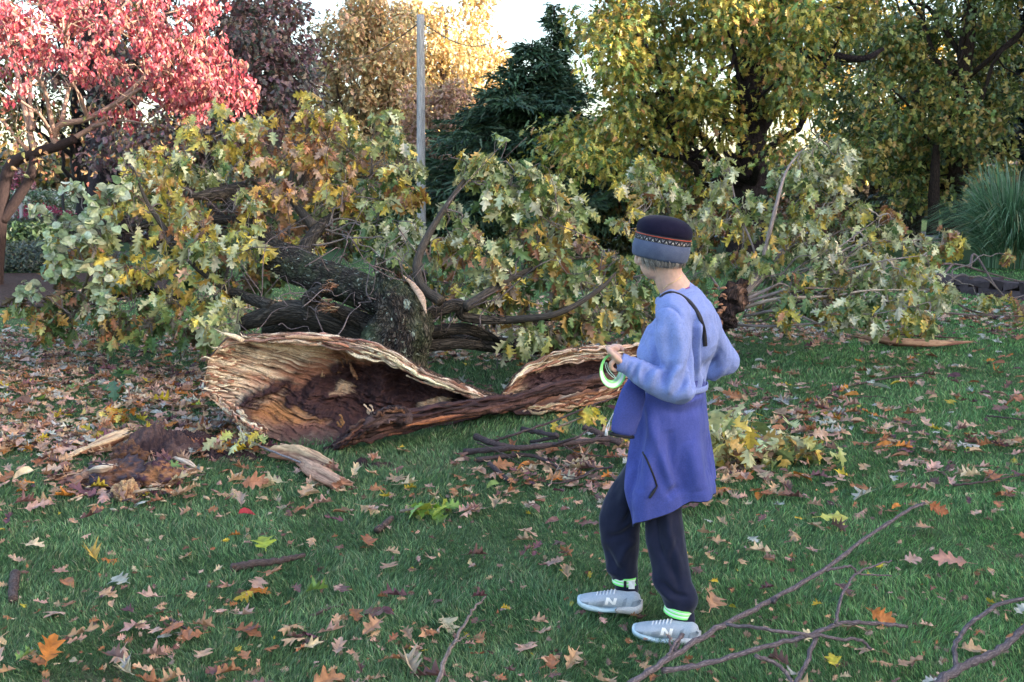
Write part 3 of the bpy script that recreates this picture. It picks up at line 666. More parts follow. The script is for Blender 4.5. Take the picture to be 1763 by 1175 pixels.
# ornamental grass clump, right
def reed_clump(label, px, py, hm, wr, n):
    b = G(px, py); t = empty('ornamental_grass', b, label, 'ornamental grass')
    g = Geo(); a = rng.uniform(0, 2*math.pi, n); r0 = rng.random(n)**.5*wr*.35; L = rng.uniform(.4, 1.22, n)*hm; out = rng.uniform(.12, .95, n)*wr
    m = 9; s = np.linspace(0, 1, m); bx = b[0]+np.cos(a)*r0; by = b[1]+np.sin(a)*r0
    hx_ = np.cos(a)[:, None]*out[:, None]*s**2.2; hy = np.sin(a)[:, None]*out[:, None]*s**2.2; hz = L[:, None]*(s*1.12-(.10+.72*(out/wr)[:, None]**1.2)*s**3.0)
    p = np.stack([bx[:, None]+hx_, by[:, None]+hy, np.maximum(hz, .02)], -1); w = rng.uniform(.010, .018, n)[:, None]*np.array([.8, 1, 1, 1, .95, .85, .7, .45, .1])
    wa = rng.uniform(0, math.pi, n); sv = np.stack([np.cos(wa), np.sin(wa)*.5, wa*0], -1)[:, None]*w[..., None]
    V = np.stack([p-sv, p+sv], 2).reshape(-1, 3); k = np.arange(n)[:, None, None]*m*2+np.arange(m-1)[None, :, None]*2
    q = np.concatenate([k, k+1, k+3, k+2], -1).reshape(-1, 4)
    c = pick([(.12, .24, .13), (.18, .33, .18), (.30, .42, .30), (.07, .15, .08), (.36, .34, .18)], n, [4, 4, 2, 3, .7])
    g.add(V, q, None, np.repeat(c, m*2, 0)); g.build('blades', GRASS, t, smooth=False)
reed_clump('tall arching blue green grass clump at the right edge', 1738, 462, 2.2, 1.75, 3800)
reed_clump('second arching grass clump cut by the right edge', 1815, 455, 2.2, 1.3, 1600)

# stone wall at the right: low rows of blocks
w0, w1 = G(1600, 500), G(1900, 535); t = empty('stone_wall', w0, 'low dark dry stone wall beneath the arching grass', 'wall'); g = Geo()
for r_ in range(2):
    u = 0; L_ = np.linalg.norm(w1-w0); dv = (w1-w0)/L_; nv = np.array([-dv[1], dv[0], 0])
    while u < L_:
        l = rng.uniform(.25, .5); h = .14; p = w0+dv*u; c = np.array([.06, .045, .05])*rng.uniform(.7, 1.4)
        o = rng.uniform(-.03, .03); v = []
        for a_ in (0.01, l-.01):
            for b_ in (o, .3):
                for z_ in (r_*h, r_*h+h-.01): v.append(p+dv*a_+nv*b_+[0, 0, z_]+rng.normal(0, .025, 3))
        g.add(np.array(v), [[0, 1, 3, 2], [4, 6, 7, 5], [0, 4, 5, 1], [2, 3, 7, 6], [0, 2, 6, 4], [1, 5, 7, 3]], None, c); u += l
g.build('stone', m_col('stone', .9, .2, 14, .02), t, smooth=False)

# utility pole with cables
uY = 27.0; ub = P(724, 330, uY); ut = P(724, 26, uY); pole = empty('utility_pole', (ub[0], uY, 0), 'weathered grey wooden utility pole between the orange trees', 'pole')
g = Geo(); tube(g, [(ub[0], uY, -.2), (ut[0], uY, ut[2])], [.125, .10], 18, (.40, .40, .43), n=30, disp=.006, dscale=6, dstretch=6); g.build('post', m_bark('grey_timber', 70, .006, .03, dark=.6), pole)
g = Geo(); a = P(724, 38, uY)
for e in (P(575, 95, 52), P(868, 62, 40)):
    s = np.linspace(0, 1, 16)[:, None]; q = a+(e-a)*s; q[:, 2] -= .5*np.sin(np.pi*s[:, 0]); g2 = Geo(); tube(g2, q, .016, 5, (.05, .04, .04)); g2.build('cable', COLM, pole)
g = Geo(); tube(g, [a+[-.14, -.02, 0], a+[.14, -.02, 0]], .02, 8, (.2, .2, .2)); g.build('bolt', COLM, pole)
for (px, py, top, Y, lab, c, r_) in [(108, 398, 322, 36, 'thin dark stake standing beside the left dark trunk', (.03, .03, .035), .05), (754, 400, 330, 30, 'slim dark marker post right of the utility pole', (.04, .05, .09), .06)]:
    x = Xat(px, Y); t = empty('post', (x, Y, 0), lab, 'post'); g = Geo(); tube(g, [(x, Y, 0), (x, Y, P(px, top, Y)[2])], r_, 8, c, n=6); sphere(g, (x, Y, P(px, top, Y)[2]), r_*1.15, c, 10, 6); g.build('shaft', COLM, t)
# sapling guard stakes at far left
b = G(40, 412); t = empty('tree_guard', b, 'pale timber stakes guarding a young tree by the far lawn', 'tree guard')
for k in (-.3, 0, .32):
    g = Geo(); box(g, b+[k-.05, -.05, 0], b+[k+.05, .05, 1.3], (.34, .33, .36)); g.build('stake', COLM, t, smooth=False)
# wooden box
b = np.array([Xat(1535, 39), 39, 0]); t = empty('wooden_box', b, 'low dark wooden enclosure under the trees left of the thin trunks', 'box'); g = Geo()
for k in range(7): box(g, b+[-.95+k*.27, 0, .05], b+[-.95+k*.27+.25, .06, .95], np.array([.06, .035, .04])*rng.uniform(.8, 1.2))
g.build('board', COLM, t, smooth=False)
for k in (-1.05, 1.0): g = Geo(); box(g, b+[k, -.06, 0], b+[k+.12, .08, 1.2], (.07, .06, .06)); g.build('corner_post', COLM, t, smooth=False)

# unseen houses, added off to the right to shade lawn and trees
BR = m_plain('brick', (.30, .13, .09), .9, .2, 6, .25, .01); RF = m_plain('roof_tile', (.08, .08, .09), .8, .3, 9, .2, .01)
for (y0, y1, H, lab) in [(-26, 12.5, 9.9, 'long brick house with low pitched roof out to the right'), (14, 38, 19, 'tall brick apartment house out to the right')]:
    t = empty('shade_house', (31, (y0+y1)/2, 0), lab, 'house'); g = Geo(); box(g, (27, y0, 0), (35, y1, H), (.3, .1, .1)); g.build('wall', BR, t, smooth=False)
    g = Geo(); r0 = 2.6; v = [(26.6, y0-.4, H+.003), (35.4, y0-.4, H+.003), (31, y0-.4, H+r0), (26.6, y1+.4, H+.003), (35.4, y1+.4, H+.003), (31, y1+.4, H+r0)]
    g.add(v, [[0, 2, 5, 3], [1, 4, 5, 2], [0, 3, 4, 1]], [[0, 1, 2], [3, 5, 4]], (.1, .1, .1)); g.build('roof', RF, t, smooth=False)
    for yy in np.arange(y0+2, y1-2, 3.2):
        for zz in np.arange(1.2, H-1.6, 3.0):
            g = Geo(); box(g, (26.95, yy, zz), (27.05, yy+1.1, zz+1.5), (.05, .06, .07)); g.build('window', COLM, t, smooth=False)
# ============================================================ HOLLOW SPLIT LOG
SAP, SAP2, REDW, ORW = (.88, .74, .55), (.70, .50, .34), (.40, .19, .125), (.36, .17, .06)
ROT, ROT_SHADE = (.040, .020, .024), (.075, .035, .035)
def lerpc(a, b, t): return np.asarray(a)*(1-t[..., None])+np.asarray(b)*t[..., None]
def arr(pts, x): p = np.array(pts, float); return np.interp(x, p[:, 0], p[:, 1])
def shell(top, bot, Yt, Yb, x0, x1, nu, nv, depth, thick, colf, seed, jag=5):
    """concave torn shell facing the lawn; top/bot are rim curves (px,py) and Yt/Yb their distances"""
    u = np.linspace(x0, x1, nu); v = np.linspace(0, 1, nv); U, Vv = np.meshgrid(u, v, indexing='ij')
    jt = fbm(np.stack([u/9, u*0, u*0], -1), 3, seed)*jag+np.maximum(0, vnoise(np.stack([u/5.7, u*0, u*0+4], -1), seed))*jag*.5*np.maximum(0, vnoise(np.stack([u/31, u*0, u*0+8], -1), seed)+.3)
    jb = fbm(np.stack([u/12, u*0+5, u*0], -1), 3, seed)*jag
    ty = arr(top, u)+jt; by = arr(bot, u)+jb; by = np.maximum(by, ty+2)
    yt, yb = arr(Yt, u), arr(Yb, u)
    T = np.array([P(a, b, c) for a, b, c in zip(u, ty, yt)]); B = np.array([P(a, b, c) for a, b, c in zip(u, by, yb)])
    B[:, 2] = np.maximum(B[:, 2], gz(B[:, 0], B[:, 1])+.0)
    S = T[:, None]*(1-Vv[..., None])+B[:, None]*Vv[..., None]
    prof = np.sin(np.pi*np.clip(Vv, 0, 1))**.75; D = arr(depth, u)[:, None]*prof
    PX = U; PY = ty[:, None]*(1-Vv)+by[:, None]*Vv
    # fibres run along the grain, tilted a little downwards to the right
    gr = PY-np.interp(U, [350, 520, 700, 860, 1200], [0, 82, 130, 150, 60])+14*fbm(np.stack([U/70, PY/60, U*0], -1), 2, seed+3)
    fib = .55*fbm(np.stack([U/80, gr/5.0, U*0], -1), 5, seed+1, .6)+.6*fbm(np.stack([U/60, gr/17.0, U*0+2], -1), 4, seed+21, .55); fine = fbm(np.stack([U/30, gr/1.6, U*0+7], -1), 3, seed+2, .6); lump = fbm(np.stack([U/38, PY/26, U*0], -1), 4, seed+5)
    crk = np.exp(-(fbm(np.stack([U/110, gr/9.0, U*0+31], -1), 4, seed+12, .6)/.045)**2)*sst(-.1, .25, fbm(np.stack([U/60, PY/30, U*0+3], -1), 2, seed+13))
    col, rot = colf(U, PY, Vv, fib, lump, fine)
    stk = sst(.02, .30, fbm(np.stack([U/90, gr/3.2, U*0+11], -1), 4, seed+15, .6))[..., None]*(1-rot[..., None]); col = col*(1-.55*stk)+np.array([.30, .135, .085])*.55*stk
    bt_ = (sst(.86, .97, Vv+lump*.06)*sst(400, 440, U))[..., None]; col = col*(1-.9*bt_)+np.array(ROT_SHADE)*.9*bt_  # bottom rim darkened: bark tone with its shadow painted in
    k_ = (crk*(1-rot*.6))[..., None]; col = col*(1-.88*k_)+np.array(ROT)*.88*k_
    rough = crk*.045+fib*.07+fine*.022+lump*.13*(.5+rot*1.1)+rot*.03*fbm(np.stack([U/7, PY/7, U*0], -1), 3, seed+8)
    edge = sst(0, .05, Vv)*sst(0, .06, 1-Vv)
    S[..., 1] += D+rough*(.35+.65*edge)
    S[..., 2] += fib*.012
    g = Geo(); rest = np.stack([S[..., 0], S[..., 2]+.1*S[..., 0], S[..., 1]], -1)
    grid(g, S, col, rest, flip=True)
    # bark side
    Bk = S[::3, ::3].copy(); vv = Vv[::3, ::3]; bulge = thick*(.35+np.sin(np.pi*vv)*1.2)
    nb = fbm(np.stack([Bk[..., 0]*4, Bk[..., 2]*12, Bk[..., 1]*3], -1), 3, seed+9)
    Bk[..., 1] += bulge+nb*.02; Bk[..., 2] += .02*np.cos(np.pi*vv)*thick/.1
    gb = Geo(); rb = np.stack([Bk[..., 1], Bk[..., 2]*1.0, Bk[..., 0]], -1)
    grid(gb, Bk, (.065, .05, .045), rb)
    ids = [(S[::3, 0], Bk[:, 0]), (Bk[:, -1], S[::3, -1]), (Bk[0], S[0, ::3]), (S[-1, ::3], Bk[-1])]
    for a, b in ids: grid(gb, np.stack([a, b], 1), (.10, .065, .05), np.stack([a, b], 1))
    return g, gb, S, PY
def colA(U, PY, V, fib, lump, fine):
    dx, dy = (U-655)/215., (PY-690)/56.
    d = np.sqrt(np.where(dx > 0, dx*.98, dx*1.0)**2+(dy+.12*dx)**2)+lump*.55+fib*.18
    rot = sst(1.08, .80, d)
    low = sst(.70, .90, V+lump*.2)*sst(500, 600, U)
    rot = np.clip(rot+low, 0, 1)
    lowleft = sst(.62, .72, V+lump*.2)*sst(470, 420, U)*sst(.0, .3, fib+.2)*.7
    red = sst(-.05, .45, fib*1.1+lump*.5-.1+.35*sst(1.5, 1.0, d)); c = lerpc(SAP, SAP2, sst(-.3, .3, fine)); c = lerpc(0, 1, np.ones_like(d))*0+c
    c = c*(1-red[..., None])+np.array(REDW)*red[..., None]
    gran = sst(1.55, 1.15, np.sqrt(((U-510)/75.)**2+((PY-722)/26.)**2)*1.3+lump*.5); c = c*(1-gran[..., None]*.8)+np.array(ORW)*gran[..., None]*.8
    dk = sst(.18, .5, -fib+lump*.3); c = c*(1-.75*dk[..., None])+np.array(ROT_SHADE)*.75*dk[..., None]
    rc = lerpc(ROT, ROT_SHADE, sst(-.3, .5, fib+fine*.6)); pale = sst(.42, .60, vnoise(np.stack([U/22, PY/14, U*0+2], -1), 77))*sst(.9, .6, V)*.0
    pp = sst(1.0, .6, np.sqrt(((U-742)/38.)**2+((PY-706+.28*(U-742))/9.)**2)+fine*.4)+sst(1.0, .5, np.sqrt(((U-575)/20.)**2+((PY-692)/12.)**2)+fine*.9+lump*.6)*.8
    c = c*(1-rot[..., None])+rc*rot[..., None]; pp = np.clip(pp, 0, 1)[..., None]; c = c*(1-pp)+np.array(SAP2)*pp
    e = sst(.055, .0, V)[..., None]; c = c*(1-.5*e)+np.array(REDW)*.5*e
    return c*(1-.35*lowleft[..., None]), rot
lgorg = G(600, 765); hlog = empty('hollow_log', (lgorg[0], lgorg[1], 0), 'hollow trunk torn open lengthwise showing pale splintered wood and dark rot', 'log')
topA = [(352, 668), (362, 625), (376, 604), (400, 592), (384, 578), (420, 580), (480, 578), (535, 577), (590, 584), (625, 592), (650, 598), (690, 617), (720, 637), (760, 653), (800, 667), (830, 678), (862, 690)]
topA = [(352, 664), (358, 622), (372, 603), (392, 584), (420, 581), (480, 578), (535, 577), (590, 584), (625, 592), (650, 598), (690, 617), (720, 637), (760, 653), (800, 667), (830, 678), (866, 690)]
botA = [(352, 676), (372, 694), (395, 714), (425, 738), (455, 752), (490, 762), (530, 772), (570, 768), (620, 758), (700, 745), (780, 730), (866, 702)]
YtA = [(352, 6.85), (400, 6.95), (500, 7.0), (650, 7.05), (760, 7.2), (866, 7.35)]; YbA = [(352, 6.75), (430, 6.62), (530, 6.55), (620, 6.75), (780, 7.15), (866, 7.35)]
depA = [(352, .05), (400, .16), (480, .34), (600, .46), (700, .40), (800, .2), (866, .04)]
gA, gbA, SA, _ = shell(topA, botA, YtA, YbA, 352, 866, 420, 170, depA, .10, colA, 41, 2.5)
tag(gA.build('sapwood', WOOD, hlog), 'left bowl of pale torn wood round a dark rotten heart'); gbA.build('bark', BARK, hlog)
def colB(U, PY, V, fib, lump, fine):
    vt = V+lump*.10+fib*.05; rot = sst(.24, .36, vt)*sst(.80, .68, vt)*sst(870, 915, U+lump*20)
    red = sst(-.1, .35, fib+lump*.4+.35*sst(.5, .75, V)); c = lerpc(SAP, SAP2, sst(-.3, .3, fine)); c = c*(1-red[..., None])+np.array([.40, .17, .09])*red[..., None]
    dk = sst(.2, .5, -fib+lump*.3)[..., None]; c = c*(1-.7*dk)+np.array(ROT_SHADE)*.7*dk
    rc = lerpc(ROT, (.085, .045, .048), sst(-.3, .5, fib+fine*.5)); return c*(1-rot[..., None])+rc*rot[..., None], rot
topB = [(856, 694), (872, 672), (882, 652), (905, 632), (940, 616), (975, 606), (1010, 602), (1060, 601), (1100, 596), (1160, 592), (1200, 600)]
botB = [(856, 704), (890, 712), (940, 712), (1000, 697), (1040, 688), (1075, 672), (1130, 655), (1200, 640)]
YtB = [(856, 7.4), (940, 7.9), (1060, 8.3), (1200, 8.7)]; YbB = [(856, 7.35), (940, 7.45), (1040, 7.85), (1200, 8.6)]; depB = [(856, .03), (900, .18), (1000, .32), (1120, .32), (1200, .1)]
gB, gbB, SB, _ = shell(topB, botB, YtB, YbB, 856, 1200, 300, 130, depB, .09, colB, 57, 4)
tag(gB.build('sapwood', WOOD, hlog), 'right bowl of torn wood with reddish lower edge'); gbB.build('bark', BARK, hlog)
# the long dark splinter across

def strands(g, path, wid, n, r, cols, f0=(0, .5), fl=(.3, .8)):
    q = smoothpath(path, 200)
    for k in range(n):
        a = rng.uniform(*f0); b = min(1, a+rng.uniform(*fl)); i0, i1 = int(a*199), int(b*199)
        if i1-i0 < 12: continue
        s = q[i0:i1:6]; w = np.interp(np.linspace(a, b, len(s)), np.linspace(0, 1, len(wid)), wid); th = rng.uniform(0, 2*math.pi); o = np.array([0, math.cos(th)*.9-.25, math.sin(th)])
        s = s+o*w[:, None]*rng.uniform(.7, 1.05)+rng.normal(0, .006, s.shape); m = len(s); rr = np.sin(np.linspace(.15, math.pi-.1, m))**.6*rng.uniform(*r)
        tube(g, s, np.stack([rr, rr*rng.uniform(.4, .8)], 1), 8, pick(cols, 1)[0], n=m*4, side=(0, 1, 0), disp=.02, dscale=30, dstretch=7, rough=.012, rscale=80, c2=pick(cols, 1)[0]*.6, cs=(60, 60, 6))

PALE_W = [(.86, .70, .53), (.74, .54, .40), (.60, .36, .26), (.42, .21, .15), (.88, .77, .62), (.30, .15, .11)]
_tp = [P(x, arr(topA, x)+(7 if x > 560 else 5), arr(YtA, x)-.02) for x in range(380, 866, 12)]
g = Geo(); strands(g, _tp, [.02, .025, .03, .05, .06, .045, .03, .012], 80, (.006, .021), PALE_W, (0, .9), (.08, .3))
_tb = [P(x, arr(topB, x)+6, arr(YtB, x)-.02) for x in range(862, 1180, 12)]
strands(g, _tb, [.02, .05, .06, .05, .04], 46, (.006, .020), PALE_W, (0, .9), (.1, .35))
_bb = [P(x, arr(botB, x)-7, arr(YbB, x)-.03) for x in range(900, 1180, 12)]
strands(g, _bb, [.02, .04, .05, .04], 44, (.008, .020), [(.44, .20, .12), (.36, .15, .09), (.60, .36, .25), (.75, .55, .4)], (0, .9), (.1, .35))
_bl = [P(x, arr(botA, x)-9, arr(YbA, x)-.03) for x in range(362, 470, 9)]
strands(g, _bl, [.02, .05, .05, .03], 30, (.007, .016), PALE_W+[(.10, .05, .04)], (0, .8), (.15, .5))
o = g.build('torn_rim', WOOD, hlog); o['kind'] = 'stuff'; o['label'] = 'ragged pale fibres along the torn rims'
g = Geo()
tube(g, [P(560, 778, 6.42), P(600, 752, 6.45), P(650, 738, 6.55), P(700, 725, 6.7), P(760, 712, 6.85), P(830, 700, 7.05), P(890, 690, 7.2), P(950, 672, 7.4), P(1010, 660, 7.6), P(1070, 645, 7.85)],
     [(.015, .02), (.05, .04), (.06, .055), (.06, .055), (.06, .05), (.065, .05), (.06, .05), (.05, .045), (.04, .03), (.02, .02)], 40, (.050, .028, .032), n=260, side=(0, 1, 0), disp=.05, dscale=12, dstretch=7, seed=3, c2=(.13, .065, .055), cs=(45, 45, 3), rough=.06, rscale=40)

DKW = [(.045, .025, .03), (.07, .036, .036), (.10, .05, .042), (.03, .02, .024), (.16, .075, .05)]
strands(g, [P(560, 778, 6.42), P(600, 752, 6.45), P(650, 738, 6.55), P(700, 725, 6.7), P(760, 712, 6.85), P(830, 700, 7.05), P(890, 690, 7.2), P(950, 672, 7.4), P(1010, 660, 7.6), P(1070, 645, 7.85)], [.02, .05, .06, .06, .06, .06, .055, .05, .03, .015], 34, (.010, .024), DKW, (0, .75), (.15, .6))
_ho = g.build('heartwood_splinter', WOOD, hlog); tag(_ho, 'long dark splinter crossing in front of the hollow')
g = Geo(); tube(g, [P(700, 734, 6.56), P(760, 722, 6.72), P(800, 714, 6.86)], [.006, .022, .006], 16, (.34, .13, .06), n=70, side=(0, 1, 0), disp=.02, dscale=14, dstretch=6, c2=(.12, .05, .04), cs=(50, 50, 4), rough=.015); g.build('fresh_split', WOOD, hlog)
g = Geo()
tube(g, [P(575, 770, 6.36), P(610, 745, 6.38), P(650, 722, 6.45), P(685, 712, 6.55), P(705, 716, 6.62)], [.015, .035, .042, .038, .015], 40, (.045, .03, .036), n=110, disp=.10, dscale=11, dstretch=3, seed=8, c2=(.12, .075, .07), cs=(20, 20, 5), rough=.035, rscale=40); strands(g, [P(575, 770, 6.36), P(610, 745, 6.38), P(650, 722, 6.45), P(685, 712, 6.55), P(705, 716, 6.62)], [.03, .05, .055, .05, .03], 26, (.008, .022), DKW+[(.12, .085, .085)], (0, .6), (.3, .7)); g.build('root_lump', WOOD, hlog)
for pts, r_, c in [([P(582, 722, 6.5), P(588, 732, 6.42)], .012, ORW), ([P(634, 704, 6.55), P(641, 713, 6.5)], .014, SAP2), ([P(572, 618, 7.32), P(590, 636, 7.26)], .022, (.34, .17, .09)), ([P(604, 632, 7.28), P(612, 650, 7.22)], .016, (.36, .19, .11)), ([P(556, 640, 7.25), P(552, 652, 7.22)], .010, (.5, .33, .2))]:
    g = Geo()
    for q_ in range(5):
        o_ = rng.normal(0, r_*1.2, 3); tube(g, [pts[0]+o_, (pts[0]+pts[1])/2+o_*1.2, pts[1]+o_*.6], [(r_*.3, r_*.2), (r_*.6, r_*.3), (r_*.1, r_*.1)], 10, c, n=14, disp=r_*.8, dscale=90, c2=np.array(c)*.5, cs=(60, 60, 20))
    g.build('torn_chip', WOOD, hlog)
# splinters standing off the rims
def splinter(g, a, b, r, c): 
    a = np.array(a); b = np.array(b); mid = (a+b)/2+rng.normal(0, .01, 3); tube(g, [a, mid, b], [(r, r*.4), (r*.8, r*.3), (.001, .001)], 5, c, side=(0, .3, 1))
g = Geo()
splinter(g, P(420, 588, 6.95), P(379, 572, 6.85), .022, SAP); splinter(g, P(405, 584, 6.95), P(368, 566, 6.85), .008, SAP)
for k in range(16):
    i = int(rng.integers(0, 400)); p = SA[i, 0 if rng.random() < .6 else int(rng.integers(0, 40))]; L_ = rng.uniform(.03, .12); splinter(g, p, p+np.array([-1 if rng.random() < .7 else 1, -.15, rng.uniform(-.1, .5)])*L_, .006, SAP if rng.random() < .6 else REDW)
for k in range(60):
    i = int(rng.integers(0, 40)); j = int(rng.integers(0, 160)); p = SA[i, j]; splinter(g, p+[.03, 0, .005], p+np.array([-rng.uniform(.02, .07), -.02, rng.uniform(0, .03)]), .006, SAP if rng.random() < .5 else REDW)
for k in range(12):
    i = int(rng.integers(0, 290)); p = SB[i, 0 if rng.random() < .5 else -1]; splinter(g, p, p+np.array([rng.choice([-1, 1]), -.1, rng.uniform(-.1, .3)])*rng.uniform(.03, .1), .006, SAP2)
g.build('splinters', WOOD, hlog)['kind'] = 'stuff'

# ============================================================ FALLEN TREE: limbs and leafy boughs
ft0 = G(700, 640); ftree = empty('fallen_tree', (ft0[0], ft0[1], 0), 'toppled oak with mossy trunk lying under its own mass of green yellow and russet leaves', 'fallen tree')
BK = (.050, .044, .040)
g = Geo()
tube(g, [P(666, 662, 7.95), P(672, 625, 7.95), P(680, 592, 7.92), P(690, 560, 7.9), P(688, 530, 7.9), P(674, 500, 7.95), P(661, 472, 8.0), P(652, 444, 8.05)], [.33, .32, .29, .235, .17, .115, .06, .010], 48, (.046, .040, .040), n=140, disp=.08, dscale=5, dstretch=3, c2=(.085, .076, .066), cs=(9, 9, 4), rough=.06, rscale=30)
g.build('trunk', MOSSY, ftree)
def limb(pts, rad, name='limb', mat=None, sides=20, n=60, disp=.03, c=BK, ds=6, lab=None):
    g = Geo(); tube(g, [P(*p) for p in pts], rad, sides, c, n=n, disp=disp, dscale=ds, dstretch=3); o = g.build(name, mat or BARK, ftree)
    if lab: o['label'] = lab
    return [P(*p) for p in pts]
BN = []
BN += limb([(700, 535, 8.25), (640, 506, 8.42), (585, 486, 8.6), (530, 466, 8.8), (488, 448, 9.0), (466, 436, 9.1)], [.165, .16, .155, .15, .155, .13], mat=MOSSY, sides=40, n=120, disp=.07)
BN += limb([(520, 455, 9.1), (530, 420, 9.3), (552, 392, 9.6), (572, 375, 9.8), (600, 340, 10.2), (640, 300, 10.6)], [.07, .06, .055, .045, .03, .015])
BN += limb([(655, 590, 8.35), (600, 566, 8.4), (560, 548, 8.4), (500, 535, 8.5), (450, 548, 8.6), (415, 558, 8.7)], [.09, .11, .11, .10, .09, .07])
BN += limb([(555, 545, 8.4), (535, 515, 8.35), (560, 497, 8.2)], [.08, .075, .045]); BN += limb([(660, 575, 8.3), (620, 552, 8.3), (572, 531, 8.1)], [.10, .08, .06])
for (x, y, Y, r_) in [(566, 494, 8.12, .040), (567, 529, 8.02, .052)]:
    g = Geo()
    for q_ in range(26):
        o_ = rng.normal(0, r_*.45, 3); l_ = rng.uniform(.3, 1.3)*r_; tube(g, [P(x+6, y, Y+.06)+o_, P(x, y, Y)+o_, P(x, y, Y)+o_*1.2+[-l_*.8, -l_, rng.normal(0, .01)]], [(r_*.3, r_*.2), (r_*.22, r_*.15), (.002, .002)], 7, pick([(.40, .25, .17), (.28, .15, .10), (.5, .36, .27), (.2, .11, .08)], 1)[0], n=9); tag(g.build('broken_stub', WOOD, ftree), 'snapped branch end with pale torn wood')
BN += limb([(470, 528, 8.5), (430, 515, 8.8), (400, 505, 9.0), (350, 520, 9.3), (250, 500, 9.6), (170, 520, 9.8)], [.05, .045, .04, .035, .03, .015], disp=.01)
BN += limb([(700, 548, 8.05), (745, 538, 8.1), (790, 524, 8.15), (800, 545, 8.2), (870, 552, 8.3), (960, 548, 8.6), (1060, 540, 9.0)], [.06, .055, .048, .04, .03, .025, .015], disp=.015)
BN += limb([(760, 520, 7.9), (728, 495, 8.0), (718, 455, 8.1), (735, 410, 8.3), (765, 360, 8.6), (800, 310, 8.9), (835, 272, 9.1)], [.045, .04, .036, .03, .026, .018, .008], disp=.008, mat=SMOOTHB)
BN += limb([(725, 572, 8.2), (790, 566, 8.3), (830, 576, 8.5), (880, 600, 8.8)], [.055, .05, .04, .015]); BN += limb([(725, 596, 8.2), (800, 592, 8.3), (850, 600, 8.6), (960, 606, 9)], [.05, .045, .04, .02])
BN += limb([(730, 560, 8.5), (760, 580, 8.9), (830, 588, 9.2), (930, 590, 9.5)], [.05, .05, .045, .03]); BN += limb([(560, 575, 8.6), (520, 560, 8.9), (460, 570, 9.3)], [.1, .1, .06])
BN += limb([(800, 530, 8.1), (880, 480, 8.5), (960, 450, 9.0), (1040, 440, 9.4)], [.04, .03, .022, .01], disp=.006, mat=SMOOTHB); BN += limb([(870, 552, 8.3), (960, 540, 8.2), (1030, 500, 8.4), (1060, 470, 8.6)], [.03, .025, .02, .008], disp=.005, mat=SMOOTHB)
BN += limb([(472, 428, 9.3), (430, 380, 9.8), (380, 330, 10.2), (350, 240, 10.6)], [.09, .06, .04, .012], disp=.01); BN += limb([(430, 380, 9.8), (300, 380, 9.9), (200, 400, 10), (120, 420, 10)], [.05, .04, .03, .01], disp=.01)
BN += limb([(400, 505, 9.0), (330, 450, 9.2), (260, 360, 9.4), (230, 290, 9.5)], [.04, .035, .02, .008], disp=.006, mat=SMOOTHB); BN += limb([(415, 330, 10.4), (370, 335, 10), (330, 340, 9.8)], [.10, .07, .03], disp=.02)
BN += limb([(540, 392, 9.6), (500, 330, 10.0), (520, 250, 10.3), (545, 200, 10.4)], [.05, .035, .02, .008], disp=.006, mat=SMOOTHB)
BN += limb([(656, 470, 8.05), (700, 500, 7.95), (735, 520, 7.85)], [.01, .012, .01], n=20, disp=.002, sides=6, mat=SMOOTHB)
g = Geo(); tube(g, [P(694, 474, 7.95), P(712, 492, 7.9), P(727, 515, 7.75), P(734, 540, 7.66)], [(.004, .004), (.022, .012), (.026, .012), (.004, .004)], 12, (.55, .38, .28), n=30, side=(1, 0, .2), disp=.01, dscale=20, dstretch=4); tag(g.build('torn_strip', WOOD, ftree), 'pale strip of freshly torn wood')

GRY = (.46, .48, .25); GR1 = (.32, .36, .12); GR2 = (.16, .23, .08); GR3 = (.075, .14, .045); YL = (.58, .46, .09); OC = (.44, .29, .08); RS = (.34, .16, .08); PK = (.42, .26, .19); OR_ = (.54, .28, .06); PL = (.62, .62, .42)  # PL: pale green leaf with cream gloss highlights put into its colour
PALS = {'g': ([PL, GRY, GR1, GR2, GR3, YL, OC], [2.5, 4, 4, 3, 1.5, 1.0, .6]), 'y': ([GRY, GR1, GR2, YL, OC, RS, PL], [2, 3, 1, 5.5, 2.2, .8, 2]), 'r': ([GR1, YL, OC, RS, PK, OR_, GRY], [1, 1.5, 2.5, 4, 2.5, 2, .6]), 'm': ([GRY, GR1, GR2, GR3, YL, OC, RS, PK, PL], [2.5, 2.5, 2, 1.2, 3.2, 2.2, 1.3, .6, 1.5]), 'd': ([GR2, GR3, OC, RS, GR1, (.10, .07, .04)], [2.5, 3, 2.0, 2, 1, 3]),  # 'd': dried brown and dark green leaves, darkened to paint the crown's inner shade
        'c': ([(.62, .58, .38), PL, GRY, GR1, GR2, YL, OC], [2.2, 3, 3, 2.5, 1.5, 1.5, 1])}
